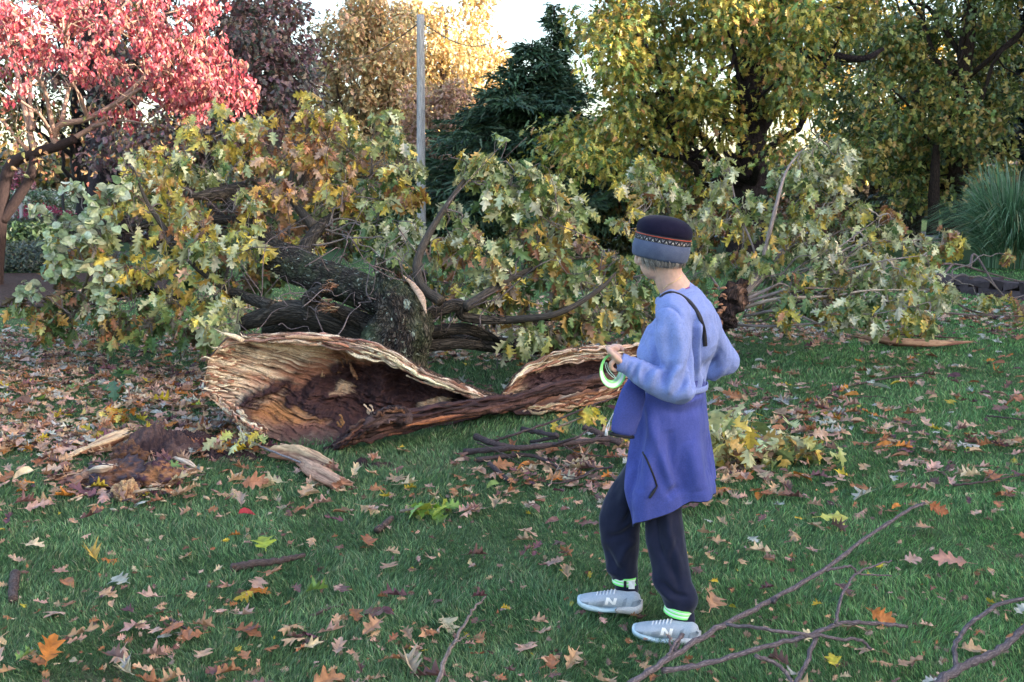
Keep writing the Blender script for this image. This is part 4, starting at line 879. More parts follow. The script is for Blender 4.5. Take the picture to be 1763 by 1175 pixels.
def leafy(blobs, base, root, bpal, per=54, size=(.085, .165), name='leafy_bough', twigc=(.16, .14, .14), label=None, T=None, droop=1.0, rt=.008, stray=.0, br=True):
    """one bough: curved branches from the nearest wood to each spray centre, twigs, and hanging clusters of lobed leaves"""
    base = np.array(base); gl, gt = Geo(), Geo()
    for b in blobs:
        x, y, rp, Y, pl = b; c = P(x, y, Y); rw = rp*Y/FPX; pal, w = PALS[pl]
        if br:
            d_ = np.linalg.norm(base-c, axis=1); a = base[np.argsort(d_+rng.random(len(d_))*.3)[0]]
            pth = limb_path(a, c+[0, 0, -.3*rw], .12, .45, 7); tube(gt, smoothpath(pth, 14), np.linspace(rt*(1+.35*np.linalg.norm(c-a)), rt*.55, 14), 6, twigc, cap=False)
        nt_ = max(4, int(per/6.5)); tips = c+rdir(nt_)*(rng.random(nt_)**.42*(1+.55*(rng.random(nt_) < .22)))[:, None]*rw*np.array([1, 1, .92]); tips[:, 2] = np.maximum(tips[:, 2], .07)
        for t_ in tips: tube(gt, limb_path(c+[0, 0, -.3*rw], t_, .22, .5, 5), np.linspace(rt*.5, .0025, 5), 4, twigc, cap=False)
        k = 7; lid = np.repeat(np.arange(nt_), k); n = len(lid); st = tips[lid]+rng.normal(0, .028, (n, 3))
        d = nrm(rdir(n, -.8, .5)+nrm(tips[lid]-c)*.45+[0, 0, -droop]); up = nrm(rdir(n)*.8+[0, -.25, .5]); s = rng.uniform(*size, n)*np.where(rng.random(n) < .15, .7, 1)
        cw = rng.dirichlet(np.array(w)*1.3); cc = np.array(pal)[rng.choice(len(pal), n, p=cw)]; cc = cc*rng.uniform(.72, 1.2, (n, 1))*rng.uniform(.93, 1.07, (n, 3))
        leaves(gl, T or OAK, st, d, up, s, cc)
    a = gt.build('branch', TWIG, root) if gt.V else None; o = gl.build(name, LEAF, root, smooth=False)
    if label: o['label'] = label
B1 = [(350, 212, 42, 10.3, 'y'), (385, 232, 40, 10.4, 'y'), (318, 250, 38, 10.2, 'y'), (300, 285, 45, 10, 'y'), (345, 275, 45, 10.1, 'g'), (232, 285, 34, 9.8, 'y'), (258, 320, 45, 9.7, 'g'), (400, 270, 45, 10.5, 'm'), (430, 215, 30, 10.8, 'y'), (290, 340, 50, 9.6, 'y')]
B2 = [(470, 250, 45, 10.6, 'r'), (510, 215, 38, 10.6, 'r'), (540, 190, 30, 10.5, 'y'), (560, 235, 45, 10.5, 'r'), (520, 270, 45, 10.3, 'r'), (470, 300, 45, 10.1, 'r'), (540, 310, 48, 10, 'r'), (600, 250, 40, 10.8, 'g'), (585, 210, 25, 10.8, 'y')]
B3 = [(640, 230, 38, 10.8, 'g'), (680, 235, 30, 10.8, 'g'), (640, 275, 45, 10.5, 'm'), (690, 280, 40, 10.5, 'g'), (620, 320, 48, 10, 'm'), (670, 330, 42, 9.8, 'm'), (700, 330, 30, 9.7, 'r'), (590, 350, 45, 9.8, 'r'), (650, 370, 38, 9.6, 'g'), (705, 385, 40, 9.4, 'g'), (690, 430, 28, 9.2, 'g')]
B4 = [(200, 350, 45, 9.6, 'm'), (170, 400, 42, 9.6, 'm'), (230, 390, 50, 9.4, 'y'), (290, 400, 55, 9.2, 'm'), (350, 380, 50, 9.3, 'y'), (140, 450, 40, 9.7, 'm'), (200, 450, 52, 9.3, 'm'), (265, 460, 52, 9.1, 'y'), (330, 440, 50, 9.0, 'm'), (390, 420, 50, 9.0, 'g'), (430, 400, 42, 9.2, 'y'), (440, 440, 38, 8.9, 'y'), (400, 350, 50, 9.6, 'm'), (450, 350, 48, 9.8, 'r'), (480, 390, 38, 9.6, 'r')]
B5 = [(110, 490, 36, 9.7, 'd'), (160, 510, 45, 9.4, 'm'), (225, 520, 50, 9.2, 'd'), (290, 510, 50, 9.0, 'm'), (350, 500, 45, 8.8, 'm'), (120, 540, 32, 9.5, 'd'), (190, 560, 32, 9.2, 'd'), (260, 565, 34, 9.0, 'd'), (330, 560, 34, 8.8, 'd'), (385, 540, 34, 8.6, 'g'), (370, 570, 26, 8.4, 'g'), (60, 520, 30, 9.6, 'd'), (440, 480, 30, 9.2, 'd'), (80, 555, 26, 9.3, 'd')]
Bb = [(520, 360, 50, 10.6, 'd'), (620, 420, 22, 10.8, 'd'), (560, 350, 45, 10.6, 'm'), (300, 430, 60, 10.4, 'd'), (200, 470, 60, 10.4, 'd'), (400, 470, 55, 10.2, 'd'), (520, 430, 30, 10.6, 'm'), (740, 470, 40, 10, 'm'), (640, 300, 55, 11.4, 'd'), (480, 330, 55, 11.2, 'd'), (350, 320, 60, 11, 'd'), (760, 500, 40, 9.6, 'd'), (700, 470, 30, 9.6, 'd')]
C1 = [(815, 285, 30, 9.0, 'g'), (850, 275, 30, 9.0, 'g'), (880, 310, 36, 8.9, 'g'), (845, 320, 36, 8.8, 'c'), (920, 315, 36, 8.9, 'g'), (955, 335, 34, 9.0, 'c'), (990, 360, 32, 9.1, 'g'), (930, 360, 40, 8.9, 'g'), (880, 370, 40, 8.8, 'g'), (970, 395, 38, 9, 'm')]
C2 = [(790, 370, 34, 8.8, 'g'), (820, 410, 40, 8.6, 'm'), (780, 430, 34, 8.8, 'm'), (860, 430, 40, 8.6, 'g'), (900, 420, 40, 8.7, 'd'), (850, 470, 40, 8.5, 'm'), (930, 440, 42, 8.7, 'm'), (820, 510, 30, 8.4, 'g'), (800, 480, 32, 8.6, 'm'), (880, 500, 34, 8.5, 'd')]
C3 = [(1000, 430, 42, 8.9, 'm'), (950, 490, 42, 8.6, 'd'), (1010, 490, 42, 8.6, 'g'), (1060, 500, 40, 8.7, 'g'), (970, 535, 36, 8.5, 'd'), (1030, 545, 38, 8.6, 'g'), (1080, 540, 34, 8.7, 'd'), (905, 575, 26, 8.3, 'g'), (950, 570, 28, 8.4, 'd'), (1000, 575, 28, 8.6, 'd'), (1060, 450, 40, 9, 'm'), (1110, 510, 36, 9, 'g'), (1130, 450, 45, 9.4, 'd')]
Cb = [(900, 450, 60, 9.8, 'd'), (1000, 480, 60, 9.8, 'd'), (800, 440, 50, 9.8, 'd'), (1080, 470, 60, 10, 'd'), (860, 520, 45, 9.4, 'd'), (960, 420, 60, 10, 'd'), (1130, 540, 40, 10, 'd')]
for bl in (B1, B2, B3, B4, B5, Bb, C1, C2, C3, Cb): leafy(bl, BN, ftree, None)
# bare wiry twigs over the limbs
g = Geo()
for k in range(75):
    a = BN[rng.integers(len(BN))]+rng.normal(0, .12, 3); b = a+rdir(1, -.2, .8)[0]*rng.uniform(.3, 1.2)
    b[2] = max(b[2], .1); a[2] = max(a[2], .1); tube(g, smoothpath(limb_path(a, b, .1, .9, 6), 14), np.linspace(.0055, .0018, 14), 5, (.15, .12, .13))
for (x, y, x2, y2, Y) in [(640, 470, 705, 395, 8.0), (705, 480, 690, 400, 8.2), (520, 530, 600, 500, 7.9), (560, 600, 640, 520, 7.7), (640, 520, 632, 440, 8), (660, 450, 600, 400, 8.5), (740, 440, 800, 400, 8.3), (590, 330, 572, 420, 9.3), (480, 560, 560, 610, 8.2)]:
    tube(g, smoothpath(limb_path(P(x, y, Y), P(x2, y2, Y+.2), .15, .7, 6), 16), np.linspace(.0055, .002, 16), 5, (.17, .14, .15))
g.build('twigs', TWIG, ftree)['kind'] = 'stuff'

# round leaved pale sprig at far left
rs0 = G(120, 560); rsh = empty('round_leaved_shrub', (rs0[0], rs0[1], 0), 'spreading sprays of pale round leaves at the left end of the fallen foliage', 'shrub')
RL = ([(.46, .52, .38), (.38, .46, .30), (.28, .38, .20), (.55, .56, .36)], [3, 3, 2, 1.2]); PALS['p'] = RL
Q = [(120, 415, 28, 9.3, 'p'), (155, 360, 24, 9.3, 'p'), (180, 335, 20, 9.4, 'p'), (195, 370, 26, 9.2, 'p'), (150, 395, 30, 9.2, 'p'), (110, 385, 20, 9.4, 'p'), (95, 430, 22, 9.3, 'p'), (115, 450, 24, 9.2, 'p'), (165, 430, 28, 9.1, 'p'), (205, 325, 10, 9.4, 'p'), (125, 323, 7, 9.5, 'p'), (65, 490, 18, 9.4, 'p'), (40, 500, 14, 9.4, 'p'), (70, 365, 12, 9.5, 'p'), (180, 470, 28, 9.1, 'p'), (185, 520, 26, 9.0, 'p')]
leafy(Q, [P(180, 520, 9.4), P(150, 460, 9.4), P(120, 540, 9.4), P(170, 400, 9.4)], rsh, None, per=20, size=(.065, .10), name='foliage', T=ROUNDT, droop=.15, rt=.006)
g = Geo(); tube(g, [rs0, P(150, 480, 9.4), P(170, 400, 9.4), P(190, 340, 9.4)], [.02, .016, .012, .005], 7, (.2, .18, .16), n=20); g.build('stem', TWIG, rsh)

# ============================================================ BROKEN TREETOP, right
bt0 = G(1268, 590); btop = empty('broken_treetop', (bt0[0], bt0[1], 0), 'snapped treetop with rough torn butt and leafy pale branches, right of the woman', 'fallen branch')
g = Geo(); tube(g, [P(1238, 572, 9.7), P(1244, 552, 9.7), P(1256, 525, 9.7), P(1266, 502, 9.72), P(1290, 488, 9.8)], [.04, .10, .125, .10, .03], 48, (.035, .023, .024), n=110, disp=.16, dscale=11, dstretch=1.5, c2=(.13, .075, .055), rough=.07, rscale=26); g.build('torn_butt', BARK, btop)
g = Geo(); 
for k in range(16): a = P(1236+rng.uniform(-8, 14), rng.uniform(490, 565), 9.5+rng.uniform(-.05, .1)); tube(g, [a, a+[rng.uniform(-.06, .02), -.04, rng.uniform(-.05, .03)]], [(.03, .012), (.006, .004)], 7, (.36, .18, .11), n=6, disp=.01, dscale=30)
g.build('splintered_wood', WOOD, btop)
RB = []
def rl(pts, rad, c=(.24, .20, .20), n=40):
    g = Geo(); tube(g, [P(*p) for p in pts], np.array(rad)*.52, 9, c, n=n, disp=.006, dscale=10, dstretch=3); g.build('branch', SMOOTHB, btop); RB.extend([P(*p) for p in pts[1:]]); RB.extend([P(*p) for p in pts[-2:]])
Y0 = 9.8
rl([(1275, 515, Y0), (1305, 470, Y0), (1320, 420, Y0), (1335, 360, Y0), (1352, 300, 10), (1378, 262, 10.1), (1410, 240, 10.1)], [.055, .05, .042, .036, .03, .02, .008])
rl([(1280, 510, Y0), (1330, 460, 10), (1360, 420, 10.1), (1400, 380, 10.2), (1440, 320, 10.4)], [.05, .045, .03, .02, .008])
rl([(1285, 515, Y0), (1340, 490, 9.8), (1420, 450, 9.9), (1480, 420, 10), (1560, 415, 10.2), (1640, 410, 10.3)], [.045, .03, .025, .02, .015, .006])
rl([(1285, 520, Y0), (1350, 500, 9.7), (1440, 470, 9.7), (1520, 450, 9.7), (1590, 440, 9.8)], [.04, .03, .02, .015, .006]); rl([(1280, 530, Y0), (1340, 515, 9.6), (1430, 510, 9.6), (1500, 500, 9.5), (1600, 500, 9.5)], [.045, .03, .02, .012, .006], (.42, .33, .28))
rl([(1280, 545, 9.8), (1350, 535, 9.5), (1420, 560, 9.4), (1500, 560, 9.4), (1580, 575, 9.3)], [.03, .025, .018, .012, .005]); rl([(1290, 500, 9.9), (1300, 440, 10), (1270, 360, 10.2), (1255, 290, 10.3), (1250, 270, 10.3)], [.03, .024, .02, .01, .005])
rl([(1265, 560, 9.8), (1330, 562, 9.5), (1420, 555, 9.4), (1470, 545, 9.4)], [.03, .025, .015, .006]); rl([(1240, 500, 9.9), (1200, 440, 10.2), (1160, 380, 10.4), (1130, 320, 10.5), (1120, 285, 10.5)], [.03, .025, .02, .012, .006]); rl([(1300, 480, 10), (1380, 400, 10.3), (1460, 330, 10.6)], [.03, .02, .006])
rl([(1400, 460, 9.9), (1480, 400, 10.1), (1520, 370, 10.2)], [.02, .012, .005]); rl([(1400, 500, 9.7), (1480, 540, 9.4), (1560, 530, 9.3), (1600, 520, 9.3)], [.016, .012, .01, .004])
D1 = [(1400, 258, 26, 10.1, 'c'), (1440, 262, 26, 10.2, 'c'), (1375, 290, 28, 10.1, 'g'), (1425, 300, 32, 10.2, 'c'), (1385, 335, 26, 10.1, 'g'), (1435, 340, 28, 10.2, 'c'), (1455, 290, 18, 10.2, 'c'), (1340, 310, 20, 10.2, 'g'), (1400, 380, 30, 10.2, 'g')]
D2 = [(1100, 290, 34, 10.4, 'g'), (1130, 310, 34, 10.4, 'c'), (1075, 320, 28, 10.4, 'm'), (1150, 345, 36, 10.3, 'g'), (1110, 355, 34, 10.2, 'm'), (1190, 375, 34, 10.2, 'c'), (1250, 290, 22, 10.3, 'g'), (1240, 330, 26, 10.3, 'c'), (1285, 350, 22, 10.2, 'g'), (1230, 390, 34, 10.1, 'm'), (1280, 410, 34, 10.1, 'm'), (1215, 440, 34, 10, 'g'), (1080, 395, 34, 10, 'm'), (1270, 455, 28, 10.1, 'g'), (1190, 420, 30, 10.2, 'd')]
D3 = [(1480, 365, 24, 10.2, 'c'), (1510, 385, 26, 10.2, 'g'), (1455, 395, 30, 10.2, 'g'), (1540, 375, 20, 10.3, 'r'), (1500, 420, 34, 10, 'c'), (1555, 420, 28, 10.1, 'g'), (1590, 425, 26, 10.2, 'c'), (1620, 415, 20, 10.2, 'r'), (1645, 420, 16, 10.2, 'y'), (1600, 450, 20, 10.1, 'g'), (1450, 440, 34, 10, 'g'), (1390, 430, 30, 10.1, 'g')]
D4 = [(1520, 455, 34, 9.7, 'c'), (1560, 470, 32, 9.6, 'c'), (1480, 470, 34, 9.8, 'g'), (1590, 490, 28, 9.6, 'c'), (1605, 520, 26, 9.4, 'c'), (1565, 520, 28, 9.4, 'c'), (1530, 510, 34, 9.5, 'g'), (1545, 545, 24, 9.3, 'c'), (1600, 548, 18, 9.3, 'y'), (1480, 515, 28, 9.5, 'g'), (1440, 500, 30, 9.6, 'd'), (1430, 545, 18, 9.3, 'g'), (1350, 545, 16, 9.4, 'm'), (1400, 520, 20, 9.5, 'd'), (1500, 550, 18, 9.3, 'y'), (1330, 430, 26, 9.9, 'g'), (1370, 400, 26, 10, 'c'), (1425, 425, 26, 9.8, 'c'), (1385, 475, 24, 9.7, 'm'), (1440, 465, 24, 9.6, 'c'), (1335, 385, 22, 10, 'g'), (1360, 520, 20, 9.5, 'm'), (1460, 535, 18, 9.3, 'g'), (1310, 455, 18, 9.8, 'g')]
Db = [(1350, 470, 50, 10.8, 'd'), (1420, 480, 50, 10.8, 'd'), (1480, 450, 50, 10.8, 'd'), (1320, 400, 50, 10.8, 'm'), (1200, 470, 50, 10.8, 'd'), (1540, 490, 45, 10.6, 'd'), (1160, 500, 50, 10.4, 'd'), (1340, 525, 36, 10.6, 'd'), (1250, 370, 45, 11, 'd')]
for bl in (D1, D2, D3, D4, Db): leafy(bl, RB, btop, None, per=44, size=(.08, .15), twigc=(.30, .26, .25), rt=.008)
g = Geo()
for k in range(42):
    s = P(1270+rng.uniform(0, 60), 520+rng.uniform(-40, 40), Y0); x = rng.uniform(1330, 1640); e = P(x, rng.uniform(360, 570), Y0+rng.uniform(-.5, .6)); e[2] = max(e[2], .06)
    a = s+(e-s)*rng.uniform(0, .4); tube(g, smoothpath(limb_path(a, a+(e-a)*rng.uniform(.4, 1), .06, .5, 6), 12), np.linspace(rng.uniform(.006, .012), .002, 12), 5, pick([(.24, .20, .19), (.14, .11, .11), (.32, .25, .20)], 1)[0])
g.build('twigs', TWIG, btop)['kind'] = 'stuff'

# wiry limb lying in front of the stone wall
b = G(1480, 590); t = empty('fallen_branch', P(1600, 530, 11), 'long bare grey branch reaching over the low wall at the right edge', 'branch', 'bare branches on the lawn'); g = Geo()
for pts in [[(1560, 462, 11.5), (1640, 455, 11.8), (1700, 470, 12), (1763, 485, 12), (1830, 480, 12)], [(1640, 455, 11.8), (1600, 500, 11.5), (1560, 520, 11.3)], [(1670, 462, 11.9), (1680, 440, 12), (1730, 510, 11.8), (1790, 500, 12)], [(1600, 480, 11.5), (1660, 530, 11.5), (1720, 545, 11.5)], [(1540, 520, 11.2), (1640, 540, 11.3), (1763, 545, 11.5)]]: tube(g, [P(*p) for p in pts], np.linspace(.018, .006, len(pts)), 7, (.13, .105, .11), n=30, disp=.004, dscale=8)
g.build('branch', TWIG, t); leafy([(1700, 520, 14, 11.4, 'y'), (1640, 500, 14, 11.4, 'g'), (1740, 440, 10, 11.9, 'r'), (1755, 520, 16, 11.6, 'r'), (1600, 470, 10, 11.5, 'g')], [P(1640, 480, 11.6)], t, None, per=14, size=(.09, .14), name='foliage')
# ============================================================ PERSON
PB = P(1150, 1080, 3.78); PB[2] = 0
person = empty('person', (PB[0], PB[1], 0), 'person in lilac fleece top, knitted hat and dark trousers walking left on the lawn', 'person')
Ff = np.array([-.914, .407, 0.]); Lf = np.array([-.407, -.914, 0.]); UP = np.array([0, 0, 1.])
_c = (0, 0, 0)
def T_(g, pts, rad, side=None, sides=20, n=24):
    """closed tapered tube with rounded ends"""
    pts = np.asarray(pts, float); rad = np.asarray(rad, float)
    if rad.ndim == 1: rad = np.stack([rad, rad], 1)
    k = np.linspace(0, 1, len(rad)); kk = np.linspace(0, 1, n); R2 = np.stack([np.interp(kk, k, rad[:, j]) for j in (0, 1)], 1)
    q = smoothpath(pts, n); t0, t1 = nrm(q[0]-q[1]), nrm(q[-1]-q[-2]); e0, e1 = R2[0].min(), R2[-1].min()
    q = np.vstack([q[0]+t0*e0*.95, q[0]+t0*e0*.75, q[0]+t0*e0*.4, q, q[-1]+t1*e1*.4, q[-1]+t1*e1*.75, q[-1]+t1*e1*.95])
    R2 = np.vstack([R2[0]*.3, R2[0]*.66, R2[0]*.92, R2, R2[-1]*.92, R2[-1]*.66, R2[-1]*.3])
    tube(g, q, R2, sides, _c, side=side)
def fuse(g, voxel, sm=6, fac=.5):
    me = g.mesh('tmp'); o = bpy.data.objects.new('tmp', me); COL.objects.link(o)
    r = o.modifiers.new('r', 'REMESH'); r.mode = 'VOXEL'; r.voxel_size = voxel; r.adaptivity = 0
    s = o.modifiers.new('s', 'SMOOTH'); s.factor = fac; s.iterations = sm
    dg = bpy.context.evaluated_depsgraph_get(); dg.update(); ev = o.evaluated_get(dg); m2 = ev.to_mesh()
    n = len(m2.vertices); V = np.empty(n*3, np.float32); m2.vertices.foreach_get('co', V); V = V.reshape(-1, 3).astype(float)
    Nn = np.empty(n*3, np.float32); m2.vertices.foreach_get('normal', Nn); Nn = Nn.reshape(-1, 3).astype(float)
    f = len(m2.polygons); lt = np.empty(f, np.int32); m2.polygons.foreach_get('loop_total', lt); li = np.empty(len(m2.loops), np.int32); m2.loops.foreach_get('vertex_index', li)
    ls = np.empty(f, np.int32); m2.polygons.foreach_get('loop_start', ls)
    Q = li[ls[lt == 4][:, None]+np.arange(4)]; T3 = li[ls[lt == 3][:, None]+np.arange(3)]
    ev.to_mesh_clear(); bpy.data.objects.remove(o); bpy.data.meshes.remove(me)
    return V, Nn, Q, T3
def mk(V, Q, T3, name, mat, parent=None, col=(.5, .5, .5), smooth=True):
    g = Geo(); g.add(V, Q, T3, col); return g.build(name, mat, parent or person, smooth)
def bvh(V, Q, T3): return BVHTree.FromPolygons([tuple(v) for v in V], [tuple(int(i) for i in q) for q in Q]+[tuple(int(i) for i in q) for q in T3])
def hit(tree_, px, py, off=.002):
    d = Vector(ray(px, py)).normalized(); h = tree_.ray_cast(Vector((0, 0, CAMZ)), d)
    return (np.array(h[0])+np.array(h[1])*off, np.array(h[1])) if h[0] is not None else (None, None)
def creases(V, Nn, lines, ws=1.15, am=1.0):
    """cloth folds: each line is (image-plane polyline, half width px, height m); only the side facing the lawn is shaped"""
    out = V.copy(); x, y = proj(V); vd = nrm(np.array([0, 0, CAMZ])-V); fc = sst(-.1, .25, (Nn*vd).sum(1))
    for pts, w, amp in lines:
        w, amp = w*ws, amp*am
        q = smoothpath(np.array([[p[0], p[1], 0] for p in pts], float), 40)[:, :2]; m = (x > q[:, 0].min()-4*w) & (x < q[:, 0].max()+4*w) & (y > q[:, 1].min()-4*w) & (y < q[:, 1].max()+4*w)
        D = np.sqrt((x[m][:, None]-q[None, :, 0])**2+(y[m][:, None]-q[None, :, 1])**2); i = D.argmin(1); dm = D.min(1); tp = np.sin(np.pi*(i+.5)/40)**.5
        out[m] += Nn[m]*(1.55*amp*np.exp(-(dm/w)**2)*tp*fc[m])[:, None]
    return out

SKIN = m_plain('skin', (.56, .36, .30), .5, .35, 60, .10, .0008, sss=.15)
LILAC = m_fleece('lilac_fleece', (.195, .245, .51), (.210, .262, .535), sheen=.12, hgt=.0025, sc=.45); PERI = m_fleece('periwinkle_fleece', (.058, .074, .275), (.064, .080, .295), sheen=.12, hgt=.0025, sc=.45)
TRS = m_fleece('dark_jersey', (.011, .014, .034), (.015, .018, .042), rough=.8, sheen=.25, hgt=.0005, sc=1.5)
# ---- joints
Sl, El, Wl = P(1158, 552, 3.63), P(1170, 668, 3.57), P(1078, 628, 3.60)
Sr, Er, Wr = P(1208, 548, 3.93), P(1246, 622, 4.02), P(1165, 650, 4.12)
pelv, waist, chest, uch, nb, nm = P(1160, 752, 3.80), P(1160, 672, 3.80), P(1160, 602, 3.79), P(1172, 548, 3.79), P(1168, 508, 3.79), P(1150, 478, 3.77)
hd = P(1134, 426, 3.77)
HF = nrm(np.array([-.76, .56, -.32])); HL = nrm(np.cross(UP, HF)); HU = np.cross(HF, HL)*-1
HU = nrm(np.cross(HF, HL)) if np.dot(np.cross(HF, HL), UP) > 0 else nrm(np.cross(HL, HF))
def H(f, l, u): return hd+HF*f+HL*l+HU*u
# feet
hipL, kneL, ankL = P(1134, 762, 3.755), P(1142, 912, 3.705), P(1172, 1052, 3.64)
hipR, kneR, ankR = P(1160, 762, 3.90), P(1068, 880, 3.90), P(1078, 1010, 3.88)

# ---- body (one continuous surface)
g = Geo()
sphere(g, H(-.012, 0, .015), 1, nu=28, nv=20, axes=np.array([HF*.094, HL*.074, HU*.092]))
sphere(g, H(.035, 0, -.055), 1, axes=np.array([HF*.058, HL*.052, HU*.060]))          # jaw
sphere(g, H(.062, 0, -.088), .020)                                                       # chin
T_(g, [H(.088, 0, .012), H(.104, 0, -.020), H(.098, 0, -.030)], [.007, .012, .012], n=10)       # nose
for s in (-1, 1):
    sphere(g, H(.060, s*.034, -.030), .021); sphere(g, H(.080, s*.026, .028), 1, axes=np.array([HF*.012, HL*.020, HU*.008]))     # cheek, brow
    sphere(g, H(-.008, s*.076, -.012), 1, axes=np.array([nrm(HF-HL*s*.5)*.018, HL*.007, HU*.030]))                          # ear
    sphere(g, H(.0, s*.078, -.036), .008)
for du, r_ in ((-.052, .0065), (-.062, .0075)): T_(g, [H(.078, .020, du), H(.089, 0, du), H(.078, -.020, du)], [.004, r_, .004], n=10)
T_(g, [hd+HU*-.03+HF*-.03, nm+[0, 0, .01], nb, nb+[0, 0, -.06]], [(.052, .056), (.052, .055), (.062, .062), (.09, .08)], side=Lf)
T_(g, [uch+[0, 0, -.01], chest, waist, pelv], [(.125, .065), (.135, .085), (.12, .085), (.135, .095)], side=Lf)
T_(g, [Sl, (Sl+El)/2, El], [.034, .030, .026]); T_(g, [El, (El+Wl)/2, Wl], [.026, .023, .022]); T_(g, [Sr, Er], [.034, .026]); T_(g, [Er, Wr], [.026, .022])
T_(g, [hipL, kneL, ankL, ankL+[0, 0, -.04]], [.08, .052, .036, .034]); T_(g, [hipR, kneR, ankR, ankR+[0, 0, -.04]], [.08, .052, .036, .034])
def finger(g, pts, r): T_(g, pts, [r, r*.97, r*.93, r*.82][:len(pts)] if len(pts) == 4 else [r, r*.92, r*.82], sides=12, n=14)
# left hand: palm rises from the cuff to the knuckles, fingers curl back over the strap, thumb on the near side
k0 = P(1054, 610, 3.615)
T_(g, [Wl, Wl*.5+k0*.5, k0], [(.026, .020), (.036, .019), (.037, .015)], side=np.array([.45, .85, -.3]), n=14)
kn = [(1058, 621, 3.575), (1052, 613, 3.59), (1050, 607, 3.61), (1051, 603, 3.63)]
mids = [(1052, 627, 3.572), (1049, 603, 3.59), (1054, 598, 3.62), (1057, 596, 3.645)]
tips = [(1053, 635, 3.580), (1058, 598, 3.615), (1064, 597, 3.64), (1067, 598, 3.66)]
T3 = [(1059, 638, 3.592), (1064, 601, 3.625), (1070, 600, 3.65), (1072, 603, 3.67)]
for i, (a, b, c_, d_) in enumerate(zip(kn, mids, tips, T3)): finger(g, [P(*a), P(*b), P(*c_), P(*d_)], [.0095, .0098, .0100, .0092][i])
finger(g, [P(1067, 622, 3.575), P(1060, 615, 3.56), P(1052, 606, 3.56), P(1046, 600, 3.575)], .0112)
# right hand resting in front of the waist
k1 = Wr+nrm(Ff*.4+Lf*.9+[0, 0, -.15])*.085; T_(g, [Wr, (Wr+k1)/2, k1], [(.022, .018), (.034, .015), (.036, .013)], side=UP, n=14)
for i in range(4):
    a = k1+UP*(.026-.018*i); dv = nrm(Lf*.9+Ff*(.15-.1*i)+[0, 0, -.1]); ln = [.066, .074, .07, .054][i]; finger(g, [a, a+dv*ln*.45, a+dv*ln*.8-Ff*.012, a+dv*ln-Ff*.028], .0085)
a = Wr+nrm(k1-Wr)*.03+UP*.024; finger(g, [a, a+UP*.022+Lf*.02, a+UP*.028+Lf*.048], .0098)
V, Nn, Q, T3_ = fuse(g, .0036, 4)
mk(V, Q, T3_, 'body', SKIN); bbody = bvh(V, Q, T3_)
for s in (-1, 1):
    g = Geo(); sphere(g, H(.0755, s*.027, .008), .0115, (.7, .68, .66), 16, 12); e = g.build('eye', m_plain('eye_white', (.7, .68, .66), .2, .5, 30, .02, 0) if s < 0 else bpy.data.materials['eye_white'], person)
    g = Geo(); sphere(g, H(.0845, s*.0272, .008), .005, (.08, .06, .04), 12, 8); g.build('iris', COLM, e)

# ---- fleece top
g = Geo()
bk_ = -Ff*.018
T_(g, [nb+[0, 0, -.010], nb*.5+uch*.5+bk_, uch+bk_*1.2+[0, 0, -.01], chest+bk_*.8, chest*.4+waist*.6, waist+[0, 0, -.05]], [(.070, .070), (.118, .088), (.165, .112), (.160, .132), (.147, .125), (.142, .114)], side=Lf, sides=32, n=44)
T_(g, [chest+Ff*.03+[0, 0, .03], chest+Ff*.045+[0, 0, -.04], waist+Ff*.02], [(.13, .09), (.13, .092), (.11, .09)], side=Lf, n=20)     # bust and loose front
T_(g, [nb+Lf*.08+[0, 0, -.028], Sl+[0, 0, .0], Sl*.45+El*.55, El], [.054, .063, .060, .054], sides=24, n=34)
T_(g, [El, El*.6+Wl*.4+[0, 0, -.012], El*.25+Wl*.75+[0, 0, -.006], Wl+nrm(El-Wl)*-.005], [.058, .052, .043, .034], sides=24, n=34)
T_(g, [nb-Lf*.08+[0, 0, -.028], Sr, Sr*.5+Er*.5, Er], [.054, .062, .057, .053], sides=24, n=34)
T_(g, [Er, Er*.55+Wr*.45, Wr], [.056, .048, .036], sides=24, n=30)
V, Nn, Q, T3_ = fuse(g, .006, 9)
V = creases(V, Nn, am=1.5, lines=[([(1100, 628), (1094, 640), (1090, 655)], 4, -.007), ([(1088, 622), (1080, 634), (1078, 650)], 3.5, -.006), ([(1106, 622), (1100, 640), (1104, 660)], 4, .006), ([(1122, 634), (1112, 642), (1108, 662)], 4, -.008), ([(1140, 640), (1128, 645), (1120, 668)], 5, .008),
  ([(1158, 628), (1146, 644), (1140, 668)], 5, -.009), ([(1172, 632), (1160, 650), (1150, 678)], 5, .009), ([(1190, 640), (1178, 658), (1160, 680)], 5, -.008), ([(1196, 590), (1190, 625), (1178, 648)], 6, -.008), ([(1128, 545), (1122, 580), (1128, 615), (1134, 636)], 7, -.010), ([(1138, 560), (1136, 590), (1144, 625)], 7, .006),
  ([(1196, 548), (1200, 590), (1199, 640), (1196, 672)], 5, -.016), ([(1216, 560), (1213, 600), (1212, 650)], 5, -.012), ([(1206, 560), (1207, 600), (1206, 640)], 6, .007), ([(1240, 600), (1228, 622), (1216, 640)], 6, -.009), ([(1255, 625), (1238, 642), (1220, 652)], 5, .007), ([(1232, 560), (1226, 590), (1222, 620)], 6, .007),
  ([(1112, 570), (1106, 590), (1112, 612)], 6, -.006), ([(1130, 534), (1146, 527), (1164, 534), (1176, 552)], 2.5, -.004), ([(1165, 560), (1172, 600), (1168, 640)], 9, .007), ([(1150, 560), (1152, 600), (1150, 640)], 8, -.004)])
V = V+Nn*(.008*fbm(V*[13, 13, 7], 3, 61)+.0045*(1-2*np.abs(fbm(V*[26, 26, 14], 2, 62))))[:, None]
mk(V, Q, T3_, 'fleece_top', LILAC); bt = bvh(V, Q, T3_); Vtop = V
fl = [o for o in person.children if o.name.startswith('fleece_top')][0]
